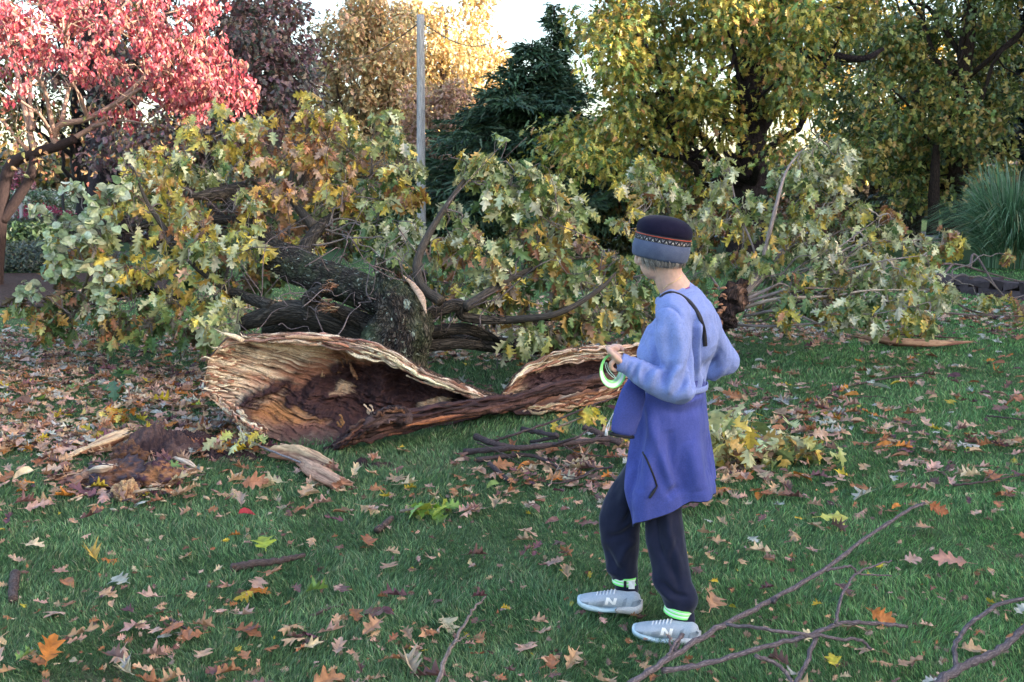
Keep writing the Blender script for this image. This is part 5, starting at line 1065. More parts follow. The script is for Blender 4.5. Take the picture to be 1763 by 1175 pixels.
# cuffs, collar
def ring(g, c, ax, r, w, t, a=None, n=28, col=_c, wob=0):
    """ring band: radius r (or (ra,rb)), width w along ax, thickness t"""
    ax = nrm(ax); a = nrm(np.cross(ax, [0, 0, 1.]) if a is None else a-np.dot(a, ax)*ax); b = np.cross(ax, a); ra, rb = (r, r) if np.isscalar(r) else r
    th = np.linspace(0, 2*math.pi, n, endpoint=False); prof = [(-.5, 0), (-.5, 1), (-.2, 1.25), (.2, 1.25), (.5, 1), (.5, 0)]
    V = np.stack([c+ax*(w*p)+(a*np.cos(th)[:, None]*(ra+t*q)+b*np.sin(th)[:, None]*(rb+t*q)) for p, q in prof+[prof[0]]], 0); grid(g, V, col, wrap=True, flip=True)
dl = nrm(Wl-El); g = Geo(); ring(g, Wl+dl*.012, dl, .0315, .026, .003); g.build('cuff', LILAC, fl); g = Geo(); ring(g, np.array([P(1160, 700, 3.80)[0], 3.80, P(1155, 668, 3.75)[2]]), UP, (.148, .125), .022, .003, a=Lf, n=60); g.build('waist_hem', LILAC, fl)
g = Geo(); cth = np.linspace(0, 2*math.pi, 40, endpoint=False); cc = nb+np.array([0, 0, .004])+Ff*.006
V = np.stack([cc+Lf*np.cos(cth)[:, None]*r_+Ff*np.sin(cth)[:, None]*(r_*.98)+UP*(z_+(-.022*np.sin(cth)))[:, None] for r_, z_ in [(.084, -.020), (.083, -.004), (.078, .006), (.071, .009), (.066, .002), (.067, -.02)]]); grid(g, V, _c, wrap=True, flip=False); g.build('collar', LILAC, fl)
g = Geo(); V = np.stack([cc+Lf*np.cos(cth)[:, None]*r_+Ff*np.sin(cth)[:, None]*(r_*.98)+UP*(z_+(-.018*np.sin(cth)))[:, None] for r_, z_ in [(.067, 0), (.065, .011), (.061, .015), (.058, .008), (.058, -.01)]]); grid(g, V, (.25, .03, .22), wrap=True); tag(g.build('undershirt', m_plain('magenta_cotton', (.22, .04, .22), .9, .1, 200, .2, .001), person), 'magenta neckline showing under the collar')
m, nt = newmat('gold'); p = N_(nt, 'ShaderNodeBsdfPrincipled'); p.inputs['Base Color'].default_value = (.75, .55, .3, 1); p.inputs['Metallic'].default_value = 1; p.inputs['Roughness'].default_value = .3; o_ = N_(nt, 'ShaderNodeOutputMaterial'); nt.links.new(p.outputs[0], o_.inputs[0]); GOLD = m
SEAM = m_plain('seam_thread', (.15, .19, .42), .9, .1, 300, .2, .001)
# crossbody strap laid on the fleece
def ribbon(name, tr, pts, w, mat, col=_c, parent=None, off=.003, n=40, th=.002, fall=3.7):
    q = smoothpath(np.array([[a, b, 0] for a, b in pts], float), n); C_, NN = [], []
    for x, y, _ in q:
        h, nn = hit(tr, x, y, off)
        if h is None: continue
        C_.append(h); NN.append(nn)
    C_ = np.array(C_); NN = nrm(np.array(NN))
    for _ in range(3): C_[1:-1] = (C_[:-2]+2*C_[1:-1]+C_[2:])/4; NN[1:-1] = nrm(NN[:-2]+2*NN[1:-1]+NN[2:])
    t = nrm(np.gradient(C_, axis=0)); s = nrm(np.cross(t, NN)); g = Geo()
    V = np.stack([C_-s*w/2-NN*.004, C_-s*w/2+NN*th, C_+NN*th*1.6, C_+s*w/2+NN*th, C_+s*w/2-NN*.004], 1); grid(g, V, col); return g.build(name, mat, parent or person)
ribbon('necklace', bbody, [(1142, 497), (1150, 491), (1160, 486), (1170, 479), (1177, 472)], .0022, GOLD, off=.0005, th=.0012)
BLK = m_plain('black_webbing', (.012, .012, .018), .6, .3, 300, .2, .001)
ribbon('shoulder_strap', bt, [(1138, 512), (1146, 506), (1158, 504), (1172, 508), (1186, 519), (1198, 534), (1207, 552), (1212, 572), (1214, 596)], .016, BLK, off=.002)
for q_ in ([(1131, 536), (1140, 530), (1152, 528), (1164, 533), (1172, 545), (1178, 562)],): ribbon('seam', bt, q_, .0022, SEAM, parent=fl, off=-.0008, th=.0008)
g = Geo(); T_(g, [P(1100, 622, 3.68), P(1103, 632, 3.68), P(1105, 642, 3.68)], [(.010, .010), (.012, .012), (.008, .008)], n=10); g.build('belt_bag', BLK, person)

# ---- trousers
g = Geo()
T_(g, [waist+[0, 0, -.03], pelv, pelv+[0, 0, -.06]], [(.115, .09), (.135, .10), (.13, .10)], side=Lf, sides=28)
T_(g, [hipL+[0, 0, .02], hipL*.5+kneL*.5, kneL+[.008, 0, .0], kneL*.45+ankL*.55+[.004, 0, 0], ankL+[-.006, 0, .035], ankL+[.006, 0, -.012]], [.088, .084, .076, .068, .055, .043], sides=24, n=50)
T_(g, [hipR+[.015, 0, .02], hipR*.5+kneR*.5+[-.01, 0, .0], kneR+[.006, 0, -.01], kneR*.42+ankR*.58+[-.012, 0, 0], ankR+[-.006, 0, .045], ankR+[.0, 0, -.004]], [.090, .092, .084, .072, .054, .042], sides=24, n=50)
T_(g, [kneL*.3+ankL*.7+[.006, 0, 0], ankL+[.010, -.0, .05]], [.062, .058], n=12)
V, Nn, Q, T3_ = fuse(g, .006, 8)
V = creases(V, Nn, [([(1126, 880), (1134, 940), (1160, 990)], 6, -.008), ([(1110, 900), (1116, 960), (1135, 1020)], 7, .009), ([(1150, 880), (1152, 920), (1172, 985)], 6, .010), ([(1165, 930), (1158, 965), (1170, 1020)], 5, -.008), ([(1140, 1000), (1160, 1022), (1184, 1028)], 4, -.008), ([(1128, 985), (1145, 1020), (1160, 1036)], 4, .007),
  ([(1092, 905), (1070, 922), (1044, 925)], 5, -.009), ([(1092, 930), (1075, 950), (1060, 985)], 6, .008), ([(1040, 940), (1052, 965), (1072, 988)], 5, -.009), ([(1035, 880), (1040, 920), (1038, 950)], 7, .007), ([(1100, 800), (1082, 830), (1070, 870)], 7, .007), ([(1094, 860), (1082, 890), (1070, 905)], 4, -.006), ([(1030, 960), (1045, 980), (1060, 992)], 4, .006)])
V = V+Nn*(.010*fbm(V*[9, 9, 4], 3, 71)+.0035*fbm(V*[22, 22, 14], 2, 72))[:, None]
tro = mk(V, Q, T3_, 'trousers', TRS); btr = bvh(V, Q, T3_)

# ---- jacket tied round the waist
def zpx(py): return P(1155, py, 3.75)[2]
nphi, nz = 220, 90
A0, A1 = R(28), R(335); ph = np.linspace(A0, A1, nphi); deg = np.degrees(ph)
hem = np.interp(deg, [28, 40, 56, 70, 90, 112, 135, 160, 190, 220, 250, 335], [748, 830, 899, 884, 872, 860, 846, 843, 848, 840, 825, 770])
top_ = np.full(nphi, 652.); s_ = np.linspace(0, 1, nz)
zt, zb = np.array([zpx(652)]*nphi), np.array([zpx(h) for h in hem])
Zj = zt[:, None]*(1-s_)+zb[:, None]*s_; dz = (zt[0]-Zj)
aw = np.interp(dz, [0, .06, .16, .28, .42, .55], [.142, .155, .185, .206, .215, .205]); bw = np.interp(dz, [0, .06, .16, .28, .42, .55], [.118, .122, .138, .160, .186, .196])
fw = sst(.05, .42, dz)
fold = (.016*np.sin(ph*5.0+.6)[:, None]+.010*np.sin(ph*9.5+1.9)[:, None]+.008*fbm(np.stack([ph*4, ph*0, ph*0], -1), 2, 5)[:, None])*fw
wr = .004*fbm(np.stack([np.broadcast_to(ph[:, None]*6, Zj.shape), Zj*16, Zj*0], -1), 3, 15)+.006*np.sin(dz*70)*sst(.12, .0, dz)*np.cos(ph*1.5)[:, None]
cj = np.array([P(1160, 700, 3.80)[0], 3.80]); sh = np.interp(dz, [0, .1, .3, .5], [0, -.004, -.012, -.012])
backl = sst(.1, .5, dz)*.012
rx = aw+fold+wr+np.exp(-((deg-56)/14.)**2)[:, None]*fw*.012; ry = bw+fold+wr
Xj = cj[0]+sh+Ff[0]*np.cos(ph)[:, None]*ry+Lf[0]*np.sin(ph)[:, None]*rx; Yj = cj[1]+Ff[1]*np.cos(ph)[:, None]*ry+Lf[1]*np.sin(ph)[:, None]*rx
J = np.stack([Xj, Yj, Zj], -1)
Nj = np.cross(np.gradient(J, axis=0), np.gradient(J, axis=1)); Nj = nrm(Nj); Nj *= np.sign((Nj[..., :2]*(J[..., :2]-cj)).sum(-1))[..., None]
J = creases(J.reshape(-1, 3), Nj.reshape(-1, 3), [([(1112, 690), (1125, 740), (1140, 790), (1164, 850)], 7, .014), ([(1150, 740), (1158, 790), (1172, 848)], 8, -.016), ([(1185, 760), (1196, 800), (1205, 846)], 10, .013), ([(1216, 740), (1222, 790), (1220, 838)], 8, -.010), ([(1112, 700), (1104, 740), (1096, 790), (1100, 850)], 7, -.012), ([(1090, 800), (1084, 840), (1092, 880)], 6, .010),
  ([(1130, 700), (1170, 712), (1210, 700)], 5, -.006), ([(1120, 684), (1165, 694), (1212, 684)], 4, .006), ([(1125, 672), (1170, 680), (1214, 668)], 3.5, -.006), ([(1140, 760), (1135, 800), (1150, 850)], 6, -.008), ([(1112, 860), (1122, 820), (1118, 790)], 6, .006), ([(1150, 858), (1160, 846), (1174, 843)], 5, -.012)], 1.45, 1.0).reshape(J.shape)
g = Geo(); grid(g, J, _c); JI = J.copy(); JI[..., :2] = cj+(J[..., :2]-cj)*.955; grid(g, JI, _c, flip=True)
for a, b in ((J[0], JI[0]), (JI[-1], J[-1]), (J[:, 0], JI[:, 0])): grid(g, np.stack([a, b], 1), _c)
jk = g.build('tied_jacket', PERI, person)
V, C_, R_, Q, T3_ = g.arrays(); bj = bvh(V, Q, T3_)
g = Geo(); tube(g, (J[:, -1]+JI[:, -1])/2, .0045, 7, (.02, .02, .06)); g.build('hem_trim', BLK, jk)
# rolled waist of the jacket
g = Geo(); tube(g, np.array([[cj[0]+Ff[0]*math.cos(a)*.128+Lf[0]*math.sin(a)*.150, cj[1]+Ff[1]*math.cos(a)*.128+Lf[1]*math.sin(a)*.150, zpx(662)+.006*math.sin(a*3)] for a in np.linspace(0, 2*math.pi, 60)]), [(.018, .014)], 12, _c, n=60, disp=.008, dscale=10) if False else None
# hanging front sleeve panel
g = Geo(); T_(g, [P(1098, 652, 3.70), P(1090, 680, 3.67), P(1080, 712, 3.655), P(1073, 742, 3.65)], [(.030, .020), (.050, .024), (.056, .024), (.050, .018)], side=(1, .25, 0), sides=26, n=40)
V, Nn, Q, T3_ = fuse(g, .005, 5); V = V+Nn*(.007*fbm(V*[18, 18, 5], 3, 81))[:, None]; slv = mk(V, Q, T3_, 'hanging_sleeve', PERI); 
g = Geo(); ring(g, P(1071, 750, 3.65), P(1072, 752, 3.65)-P(1076, 735, 3.65), (.046, .014), .010, .004, a=np.array([1, .25, .12])); g.build('sleeve_hem', BLK, slv)
g = Geo(); tube(g, [P(1056, 712, 3.625), P(1048, 728, 3.61), P(1044, 738, 3.60), P(1047, 742, 3.61), P(1050, 728, 3.62)], .0016, 5, (.5, .5, .55), n=24); tube(g, [P(1044, 738, 3.6), P(1044, 742, 3.6), P(1044, 750, 3.6)], [.002, .005, .0065], 8, (.6, .6, .66)); g.build('cord_toggle', COLM, slv); 
# pocket zip on the jacket
zp = ribbon('pocket_zip', bj, [(1107, 779), (1113, 790), (1120, 806), (1126, 822), (1131, 838)], .007, BLK, parent=jk, off=.001, n=24); 
g = Geo(); a, _ = hit(bj, 1130, 838, .006); b, _ = hit(bj, 1118, 855, .008); T_(g, [a, (a+b)/2, b], [.003, .006, .005], n=10); g.build('zip_pull', BLK, jk)

# ---- hat
hc = P(1136, 440, 3.77)+HU*.0; hu = nrm(UP*1.0+np.array([.16, 0, 0])+np.array([0, -.05, 0])); ha = nrm(HF-np.dot(HF, hu)*hu); hb = np.cross(hu, ha)
BANDM = m_fleece('grey_blue_wool', (.07, .085, .15), (.09, .11, .18), sheen=.12); CROWNM = m_fleece('black_wool', (.008, .007, .020), (.012, .010, .026), sheen=.06)
def rings(g, prof, col=_c, n=64, wob=0, ang=None):
    th = np.linspace(0, 2*math.pi, n, endpoint=False); V = []
    for u_, ra, rb in prof:
        w_ = wob*np.sin(th*3+u_*50); V.append(hc+hu*u_+ha*(np.cos(th)*(ra+w_))[:, None]+hb*(np.sin(th)*(rb+w_))[:, None])
    grid(g, np.array(V), col, wrap=True, flip=False)
g = Geo(); rings(g, [(.074, .102, .092), (.082, .107, .098), (.092, .109, .100), (.106, .107, .098), (.120, .100, .092), (.132, .087, .080), (.141, .067, .062), (.147, .044, .041), (.149, .018, .017), (.149, .001, .001)], wob=.0012); hat = tag(g.build('hat', CROWNM, person), 'black brimless wool hat with grey blue cuff')
g = Geo(); rings(g, [(-.012, .096, .086), (-.013, .102, .092), (-.004, .108, .098), (.025, .112, .102), (.048, .109, .099), (.054, .103, .094)], wob=.001); g.build('hat_cuff', BANDM, hat)
g = Geo(); rings(g, [(.050, .1055, .0965), (.064, .1065, .0975), (.079, .105, .096)], (.02, .02, .03)); g.build('hat_band', COLM, hat)
th = np.linspace(0, 2*math.pi, 241)
def hb_pt(t, u_, o=.0): return hc+hu*u_+ha*math.cos(t)*(.1068+o)+hb*math.sin(t)*(.0978+o)
g = Geo(); nzg = 26
tube(g, [hb_pt(t, .060+.006*(1 if i % 2 else -1), .0008) for i, t in enumerate(np.linspace(0, 2*math.pi, nzg*2+1))], .0016, 5, (.03, .03, .05))
for k in range(nzg):
    t0 = 2*math.pi*(k+.0)/nzg; p = [hb_pt(t0-.055, .0535, .0004), hb_pt(t0+.055, .0535, .0004), hb_pt(t0, .0635, .0006)]; g.add(p, None, [[0, 1, 2]], (.55, .52, .50))
    t0 += math.pi/nzg; p = [hb_pt(t0-.05, .0665, .0004), hb_pt(t0+.05, .0665, .0004), hb_pt(t0, .0575, .0006)]; g.add(p, None, [[0, 2, 1]], (.40, .38, .42))
g.build('zigzag_trim', COLM, hat); g = Geo(); tube(g, [hb_pt(t, .0735, .0003) for t in np.linspace(0, 2*math.pi, 60)], .0018, 5, (.45, .07, .04)); g.build('red_piping', COLM, hat)
# ---- hair: short grey strands below the hat
g = Geo(); HM = m_leaf('hair', .1, .45, .4, .2)
for k in range(1500):
    a = rng.uniform(R(62), R(298)); rr_ = rng.uniform(.86, 1.0); st = hc+hu*.004+ha*math.cos(a)*.098*rr_+hb*math.sin(a)*.088*rr_
    side_ = max(0, math.cos(a-R(100)), math.cos(a-R(260))); L_ = rng.uniform(.018, .040)+.010*side_**2*rng.random()+(.034*rng.random() if abs(math.degrees(a)-80) < 16 else 0)
    outv = nrm(ha*math.cos(a)+hb*math.sin(a)); dv = nrm(-UP-ha*.25*side_+outv*rng.uniform(-.45, .12)+rng.normal(0, .17, 3)); m1 = st+dv*L_*.5+outv*.002; e = st+dv*L_-outv*.006
    s = nrm(np.cross(dv, outv))*.0011; c = np.array([.24, .215, .205])*rng.uniform(.35, 1.7); g.add([st-s, st+s, m1+s, m1-s, e+s*.3, e-s*.3], [[0, 1, 2, 3], [3, 2, 4, 5]], None, c)
V = [];
for u_, f_ in [(.03, 1), (.0, .985), (-.016, .96), (-.030, .88), (-.038, .78)]:
    a = np.linspace(R(68), R(292), 40); V.append(hc+hu*u_+ha*np.cos(a)[:, None]*.090*f_+hb*np.sin(a)[:, None]*.082*f_)
grid(g, np.array(V), (.12, .11, .12)); g.build('hair', HM, person, smooth=False)

# ---- shoes
SHM = m_fleece('grey_mesh', (.30, .35, .42), (.36, .40, .47), rough=.75, sheen=.1, sc=.8); SOLE = m_plain('foam_sole', (.42, .55, .64), .5, .3, 90, .1, .0015); HSOLE = m_plain('heel_foam', (.55, .52, .52), .6, .3, 160, .2, .003); WHT = m_plain('white_trim', (.8, .8, .82), .5, .3, 60, .05, 0)
def shoe(heel, toe, lab, nearside):
    heel = np.array(heel); toe = np.array(toe); d = toe-heel; Ls = np.linalg.norm(d); d = d/Ls; sd_ = nrm(np.cross([0, 0, 1.], d)); u = np.cross(d, sd_)
    def pt(s, l, h): return heel+d*(s*Ls)+sd_*l+u*h
    S_ = np.linspace(0, 1, 40)
    wv = np.interp(S_, [0, .04, .12, .3, .45, .65, .8, .92, .97, 1], [.016, .028, .035, .034, .037, .047, .048, .040, .030, .012])
    hv = np.interp(S_, [0, .03, .10, .22, .34, .46, .60, .75, .88, .96, 1], [.048, .072, .080, .076, .078, .078, .068, .058, .050, .042, .030]); b0 = np.interp(S_, [0, .1, .6, .85, 1], [.012, .0, .0, .006, .020])
    th = np.linspace(0, 2*math.pi, 32, endpoint=False); g = Geo(); V = []
    for s, w, h, b in zip(S_, wv, hv, b0):
        c, n_ = np.cos(th), np.sin(th); lat = w*np.sign(c)*np.abs(c)**.75*np.where(n_ > 0, 1-.38*np.clip(n_, 0, 1)**2, 1); ht = b+.014+(h-b-.014)*(.5+.5*np.sign(n_)*np.abs(n_)**.8); V.append([pt(s, l, z) for l, z in zip(lat, ht)])
    V = np.array(V); grid(g, V, _c, wrap=True, flip=True); g.add([pt(0, 0, .04), *V[0]], None, [[0, 1+(i+1) % 32, 1+i] for i in range(32)], _c)
    r = tag(g.build('shoe', SHM, person), lab); Vs, _, _, Qs, Ts = g.arrays(); bs = bvh(Vs, Qs, Ts)
    g = Geo(); gh = Geo(); V = []
    for s, w, b in zip(S_, wv, b0):
        e = .005+.006*sst(.45, 0, s); t_ = .017+.010*sst(.5, .0, s)+.004*math.sin(s*9); row = []
        for l, z in [(-1, t_), (-1.02, t_*.55), (-.9, 0), (0, -.003), (.9, 0), (1.02, t_*.55), (1, t_), (.6, t_+.002), (-.6, t_+.002)]: row.append(pt(s*1.02-.01-.015*(1-s), l*(w+e), b+z))
        V.append(row)
    V = np.array(V); i = 15; grid(g, V[i:], _c, wrap=True, flip=True); g.add(V[-1], [[0, 2, 4, 6]], None, _c); grid(gh, V[:i+1], _c, wrap=True, flip=True); gh.add(V[0], [[0, 2, 4, 6]], None, _c)
    g.build('sole', SOLE, r); gh.build('heel_sole', HSOLE, r)
    # stitched overlay panels on toe, flank and heel
    for (s0, s1, h0, h1) in ((.84, .97, .022, .040), (.02, .16, .030, .060), (.60, .72, .020, .050), (.24, .30, .028, .066)):
        gp = Geo(); rows = []
        for a_ in np.linspace(0, 1, 9):
            row = []
            for b_ in np.linspace(0, 1, 5):
                s = s0+(s1-s0)*a_-.03*b_; bp_ = pt(s, 0, h0+(h1-h0)*b_*(1-.25*a_)); sv = sd_ if sd_[1] < 0 else -sd_; hh = bs.ray_cast(Vector(bp_+sv*.15), Vector(-sv)); row.append(np.array(hh[0])+sv*.0008 if hh[0] is not None else bp_+sv*.03)
            rows.append(row)
        grid(gp, np.array(rows), (.22, .26, .32)); gp.build('overlay', COLM, r)
    g = Geo()
    for k in range(6): 
        s = .42+.055*k; hh = np.interp(s, S_, hv)+.003; ww = .020; tube(g, smoothpath([pt(s-.01, -ww, hh-.010), pt(s, 0, hh+.001), pt(s+.01, ww, hh-.010)], 8), .0028, 6, (.62, .64, .70))
    g.build('laces', COLM, r)
    return r, bs, pt, sd_, u, d
def zero(p, z): p = np.array(p); p[2] = z; return p
gR = float(gz(ankR[0], ankR[1])); gL = float(gz(ankL[0], ankL[1]))
hR = G(1103, 1057, gR+.014); tR = G(995, 1047, gR+.02); sR = shoe(hR+[0, 0, .010], tR+[0, 0, .008], 'pale grey running shoe on the forward foot', 1)
hL = G(1203, 1108, gL-.002); tL = G(1090, 1094, gL-.002); sL = shoe(hL, tL, 'pale grey running shoe on the rear foot', 1)
def letterN(s_, s0, h0, w, h):
    r, bs, pt, sd_, u, d = s_; side = -sd_ if (sd_ @ np.array([0, -1, 0])) < 0 else sd_
    def q(a, b):
        # a across (0..1 left to right as seen), b up; slanted letter
        x = s0-(a*w+b*.010)/.25*1.0; base_ = pt(x, 0, h0+b*h); o = base_+side*.12; hh = bs.ray_cast(Vector(o), Vector(-side)); return (np.array(hh[0])+side*.0012) if hh[0] is not None else base_+side*.045
    g = Geo()
    for a, b in [((0, 0), (0, 1)), ((0, 1), (1, 0)), ((1, 0), (1, 1))]:
        n = 7; t = .17; ln = []
        for k in range(n):
            f = k/(n-1); x = a[0]+(b[0]-a[0])*f; y = a[1]+(b[1]-a[1])*f; ln.append([q(x-t, y), q(x+t, y)])
        grid(g, np.array(ln), (.8, .8, .82))
    g.build('letter_mark', WHT, r)
letterN(sR, .50, .036, -.030*1.0, .026) if False else None
for s_, x0 in ((sR, (1044, 1032)), (sL, None)):
    r, bs, pt, sd_, u, d = s_
    g = Geo()
    def qq(a, b, s_=s_):   # raycast the letter on the shoe's visible flank in shoe coordinates
        side = sd_ if sd_[1] < 0 else -sd_; s0 = .54-a*.030/Ls_-b*.006/Ls_
        base_ = pt(s0, 0, .034+b*.027); hh = bs.ray_cast(Vector(base_+side*.15), Vector(-side)); return np.array(hh[0])+side*.0014 if hh[0] is not None else base_+side*.05
    Ls_ = .25
    for a, b in [((0, 0), (0, 1)), ((0, 1), (1, 0)), ((1, 0), (1, 1))]:
        ln = []
        for k in range(9):
            f = k/8; x = a[0]+(b[0]-a[0])*f; y = a[1]+(b[1]-a[1])*f; ln.append([qq(x-.2, y), qq(x+.2, y)])
        grid(g, np.array(ln), (.8, .8, .82))
    g.build('letter_mark', WHT, r)
# socks / cuffs reaching the shoes, reflective ankle bands
m, nt = newmat('reflective'); cA = attr(nt, 'Col').outputs['Color']; finish(nt, cA, .35, .5); REFL = m
LIME, RW = (.22, .85, .20), (.70, .80, .72)
def ankle_band(c, ax, r, tilt, lab, tabpx=None):
    g = Geo(); ax = nrm(np.array(ax)+np.array(tilt))
    for w0, w1, col in [(-.5, -.30, LIME), (-.30, -.08, RW), (-.08, .10, LIME), (.10, .32, RW), (.32, .5, LIME)]: ring(g, c+ax*((w0+w1)/2*.034), ax, r, .034*(w1-w0), .0015, col=col, n=36)
    o = tag(g.build('ankle_band', REFL, person), lab); return o
aR = P(1076, 996, 3.88); aL = P(1168, 1050, 3.64)
g = Geo(); 
for pts in ([ankR+[.002, 0, .02], ankR+[.004, 0, -.030], ankR+[.006, 0, -.045]], [ankL+[-.004, 0, .02], ankL+[.008, 0, -.02], ankL+[.012, 0, -.045]]):
    g = Geo(); T_(g, pts, [.046, .048, .046], n=14); V, Nn, Q, T3_ = fuse(g, .005, 3); V = V+Nn*(.005*fbm(V*[14, 14, 40], 2, 5))[:, None]; mk(V, Q, T3_, 'trouser_cuff', TRS)
bR = ankle_band(aR, UP, .0505, (.02, .0, 0), 'lime and white reflective band round the forward ankle'); ankle_band(aL, UP, .0535, (.20, 0, 0), 'lime and white reflective band round the rear ankle')
g = Geo(); c = aR+np.array([.020, -.0505, -.004]); box(g, c+[-.011, -.002, -.020], c+[.014, .002, .014], (.8, .8, .84)); g.build('band_tab', COLM, bR, smooth=False)
g = Geo(); c = aR+np.array([-.004, -.0535, -.002]); box(g, c+[-.007, -.002, -.014], c+[.004, .002, .012], (.01, .01, .02)); g.build('band_clip', COLM, bR, smooth=False)

# ---- coiled reflective strap held in the hand
sc0 = P(1053, 636, 3.585); stp = empty('reflective_strap', sc0, 'coiled lime and white reflective strap held in the raised hand', 'strap')
def loop(cx, cy, rx_, ry_, w, Y, col2, tw, name):
    g = Geo(); n = 60; th = np.linspace(0, 2*math.pi, n+1); rows = []; cols = []
    for t in th:
        c = P(cx+rx_*math.cos(t), cy-ry_*math.sin(t), Y+.014*math.sin(t*1+tw)+.07*max(0, math.cos(t))**1.5); k = .5-.5*math.sin(t); ww = w*(.55+.75*k)
        rad = nrm(np.array([math.cos(t), 0, math.sin(t)])); ax = nrm(rad*(.45+.5*k)+np.array([0, -1, 0])*(.75-.45*k)); row = [c+ax*ww*f for f in (-.5, -.28, -.1, .1, .28, .5)]; rows.append(row); cols.append([LIME, col2, col2, col2, col2, LIME])
    V = np.array(rows); grid(g, V, np.array(cols, float)); N2 = V+np.array([0, .0015, .001]); grid(g, N2, np.array(cols, float), flip=True); g.build('coil', REFL, stp)
loop(1054, 637, 19, 27, .013, 3.560, RW, .3, 'a'); loop(1056, 637, 20, 25, .012, 3.570, (.3, .85, .3), 1.2, 'b'); loop(1052, 635, 16, 24, .011, 3.578, RW, 2.0, 'c'); loop(1055, 639, 21, 27, .010, 3.585, (.3, .85, .3), .9, 'd')
g = Geo(); tube(g, [P(1041, 623, 3.575), P(1044, 636, 3.57), P(1050, 645, 3.57), P(1059, 652, 3.568), P(1058, 648, 3.572), P(1049, 638, 3.575), P(1044, 624, 3.58)], .0012, 5, (.45, .7, .6), n=40); g.build('cord', COLM, stp)
# ============================================================ SPLIT WOOD, SOIL, STICKS
def GZ(px, py, h=0.0):
    p = G(px, py, h); p[2] = float(gz(p[0], p[1]))+h; return p
def woodcol(V, a, b, seed=0):
    f = fbm(V*np.array([3, 3, 30])+seed, 3, seed+1); f2 = fbm(V*np.array([5, 5, 8]), 3, seed+2); t = sst(-.15, .25, f+f2*.5); c = np.asarray(a)*(1-t[:, None])+np.asarray(b)*t[:, None]; return c
def chunk(label, pts, rad, ca, cb, seed=0, name='split_wood', sides=22, n=60, disp=.25, tail=True, flat=.75, cat='wood'):
    """splintered billet: angular section, ragged ends, fibre ridges"""
    o_ = np.array(pts[0]); t = empty(name, (o_[0], o_[1], 0), label, cat); g = Geo(); P_ = np.array(pts); r = np.array(rad, float)
    q = smoothpath(P_, n); k = np.linspace(0, 1, n); rr = np.interp(k, np.linspace(0, 1, len(r)), r); tt, a, b = frames(q, (0, 0, 1))
    th = np.linspace(0, 2*math.pi, sides, endpoint=False); sq = 1/np.maximum(np.abs(np.cos(th+.4+seed)), np.abs(np.sin(th+.4+seed)))**.8*.82
    L = np.linspace(0, 1, n)*np.linalg.norm(P_[-1]-P_[0])
    rg = fbm(np.stack([np.broadcast_to(th*3.2, (n, sides)), np.broadcast_to(L[:, None]*5, (n, sides)), np.full((n, sides), seed*1.7)], -1), 4, seed)
    ends = 1-.9*np.exp(-(k/.03)**2)*.5
    R_ = rr[:, None]*sq[None]*(1+disp*rg*1.6)
    V = q[:, None]+a[:, None]*(np.cos(th)[None, :, None]*R_[..., None])*flat+b[:, None]*(np.sin(th)[None, :, None]*R_[..., None])
    jag = vnoise(np.stack([th*5, th*0, th*0+seed], -1), seed)*.06; V[-4:] += tt[-4:, None]*jag[None, :, None]; V[:4] -= tt[:4, None]*np.roll(jag, 5)[None, :, None]
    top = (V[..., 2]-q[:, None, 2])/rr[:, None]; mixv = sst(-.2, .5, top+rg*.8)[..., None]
    c = np.array(ca)*mixv+np.array(cb)*(1-mixv); dk = sst(.15, .5, -rg)[..., None]; c = c*(1-.6*dk)+np.array(ROT_SHADE)*.6*dk
    rest = np.stack([np.broadcast_to(L[:, None], (n, sides)), V[..., 2]+seed, b[:, None, 0]*0+np.sin(th)[None]*R_], -1)
    grid(g, V, c, rest, wrap=True); 
    g.add(np.vstack([V[0], q[0]]), None, [[i, (i+1) % sides, sides] for i in range(sides)], np.array(cb)*.9); g.add(np.vstack([V[-1], q[-1]]), None, [[(i+1) % sides, i, sides] for i in range(sides)], np.array(cb)*1.1)
    g.build('billet', WOOD, t)
    g = Geo(); e = V[-1]; 
    for j in range(0, sides, 2): tube(g, [e[j]-tt[-1]*.02, e[j]+tt[-1]*rng.uniform(.01, .05)], [(.006, .003), (.001, .001)], 5, ca)
    tube(g, [V[0].mean(0), V[0].mean(0)-tt[0]*.03], [(.008, .004), (.001, .001)], 5, ca); g.build('splinters', WOOD, t)['kind'] = 'stuff'; return t
CW, RD, SAPc = (.62, .45, .29), (.38, .19, .13), (.66, .50, .33)
chunk('upper pale split billet lying below the torn trunk', [GZ(478, 776, .05), GZ(520, 782, .05), GZ(566, 800, .05)], [.07, .085, .045], CW, RD, 3)
chunk('lower reddish split billet with frayed end nearest the lawn', [GZ(522, 795, .05), GZ(548, 812, .05), GZ(586, 834, .045)], [.04, .07, .06], (.50, .31, .22), RD, 5)
chunk('long pale splinter of wood left of the dark soil mound', [GZ(112, 792, .03), GZ(140, 778, .05), GZ(178, 764, .08), GZ(213, 750, .10)], [.02, .035, .065, .06], CW, RD, 7, flat=.55)
chunk('short reddish splinter under the long pale splinter', [GZ(146, 768, .03), GZ(180, 776, .03)], [.03, .02], (.36, .16, .10), RD, 8, flat=.6)
chunk('small white splinter on the grass beside the soil mound', [GZ(304, 790, .03), GZ(322, 796, .04), GZ(340, 806, .02)], [.02, .03, .008], (.70, .60, .48), RD, 9, flat=.5)
chunk('flat tan slab of wood at the left of the rotten pieces', [GZ(86, 826, .03), GZ(110, 824, .04), GZ(142, 820, .04)], [.04, .05, .03], (.52, .34, .22), RD, 11, flat=.4)
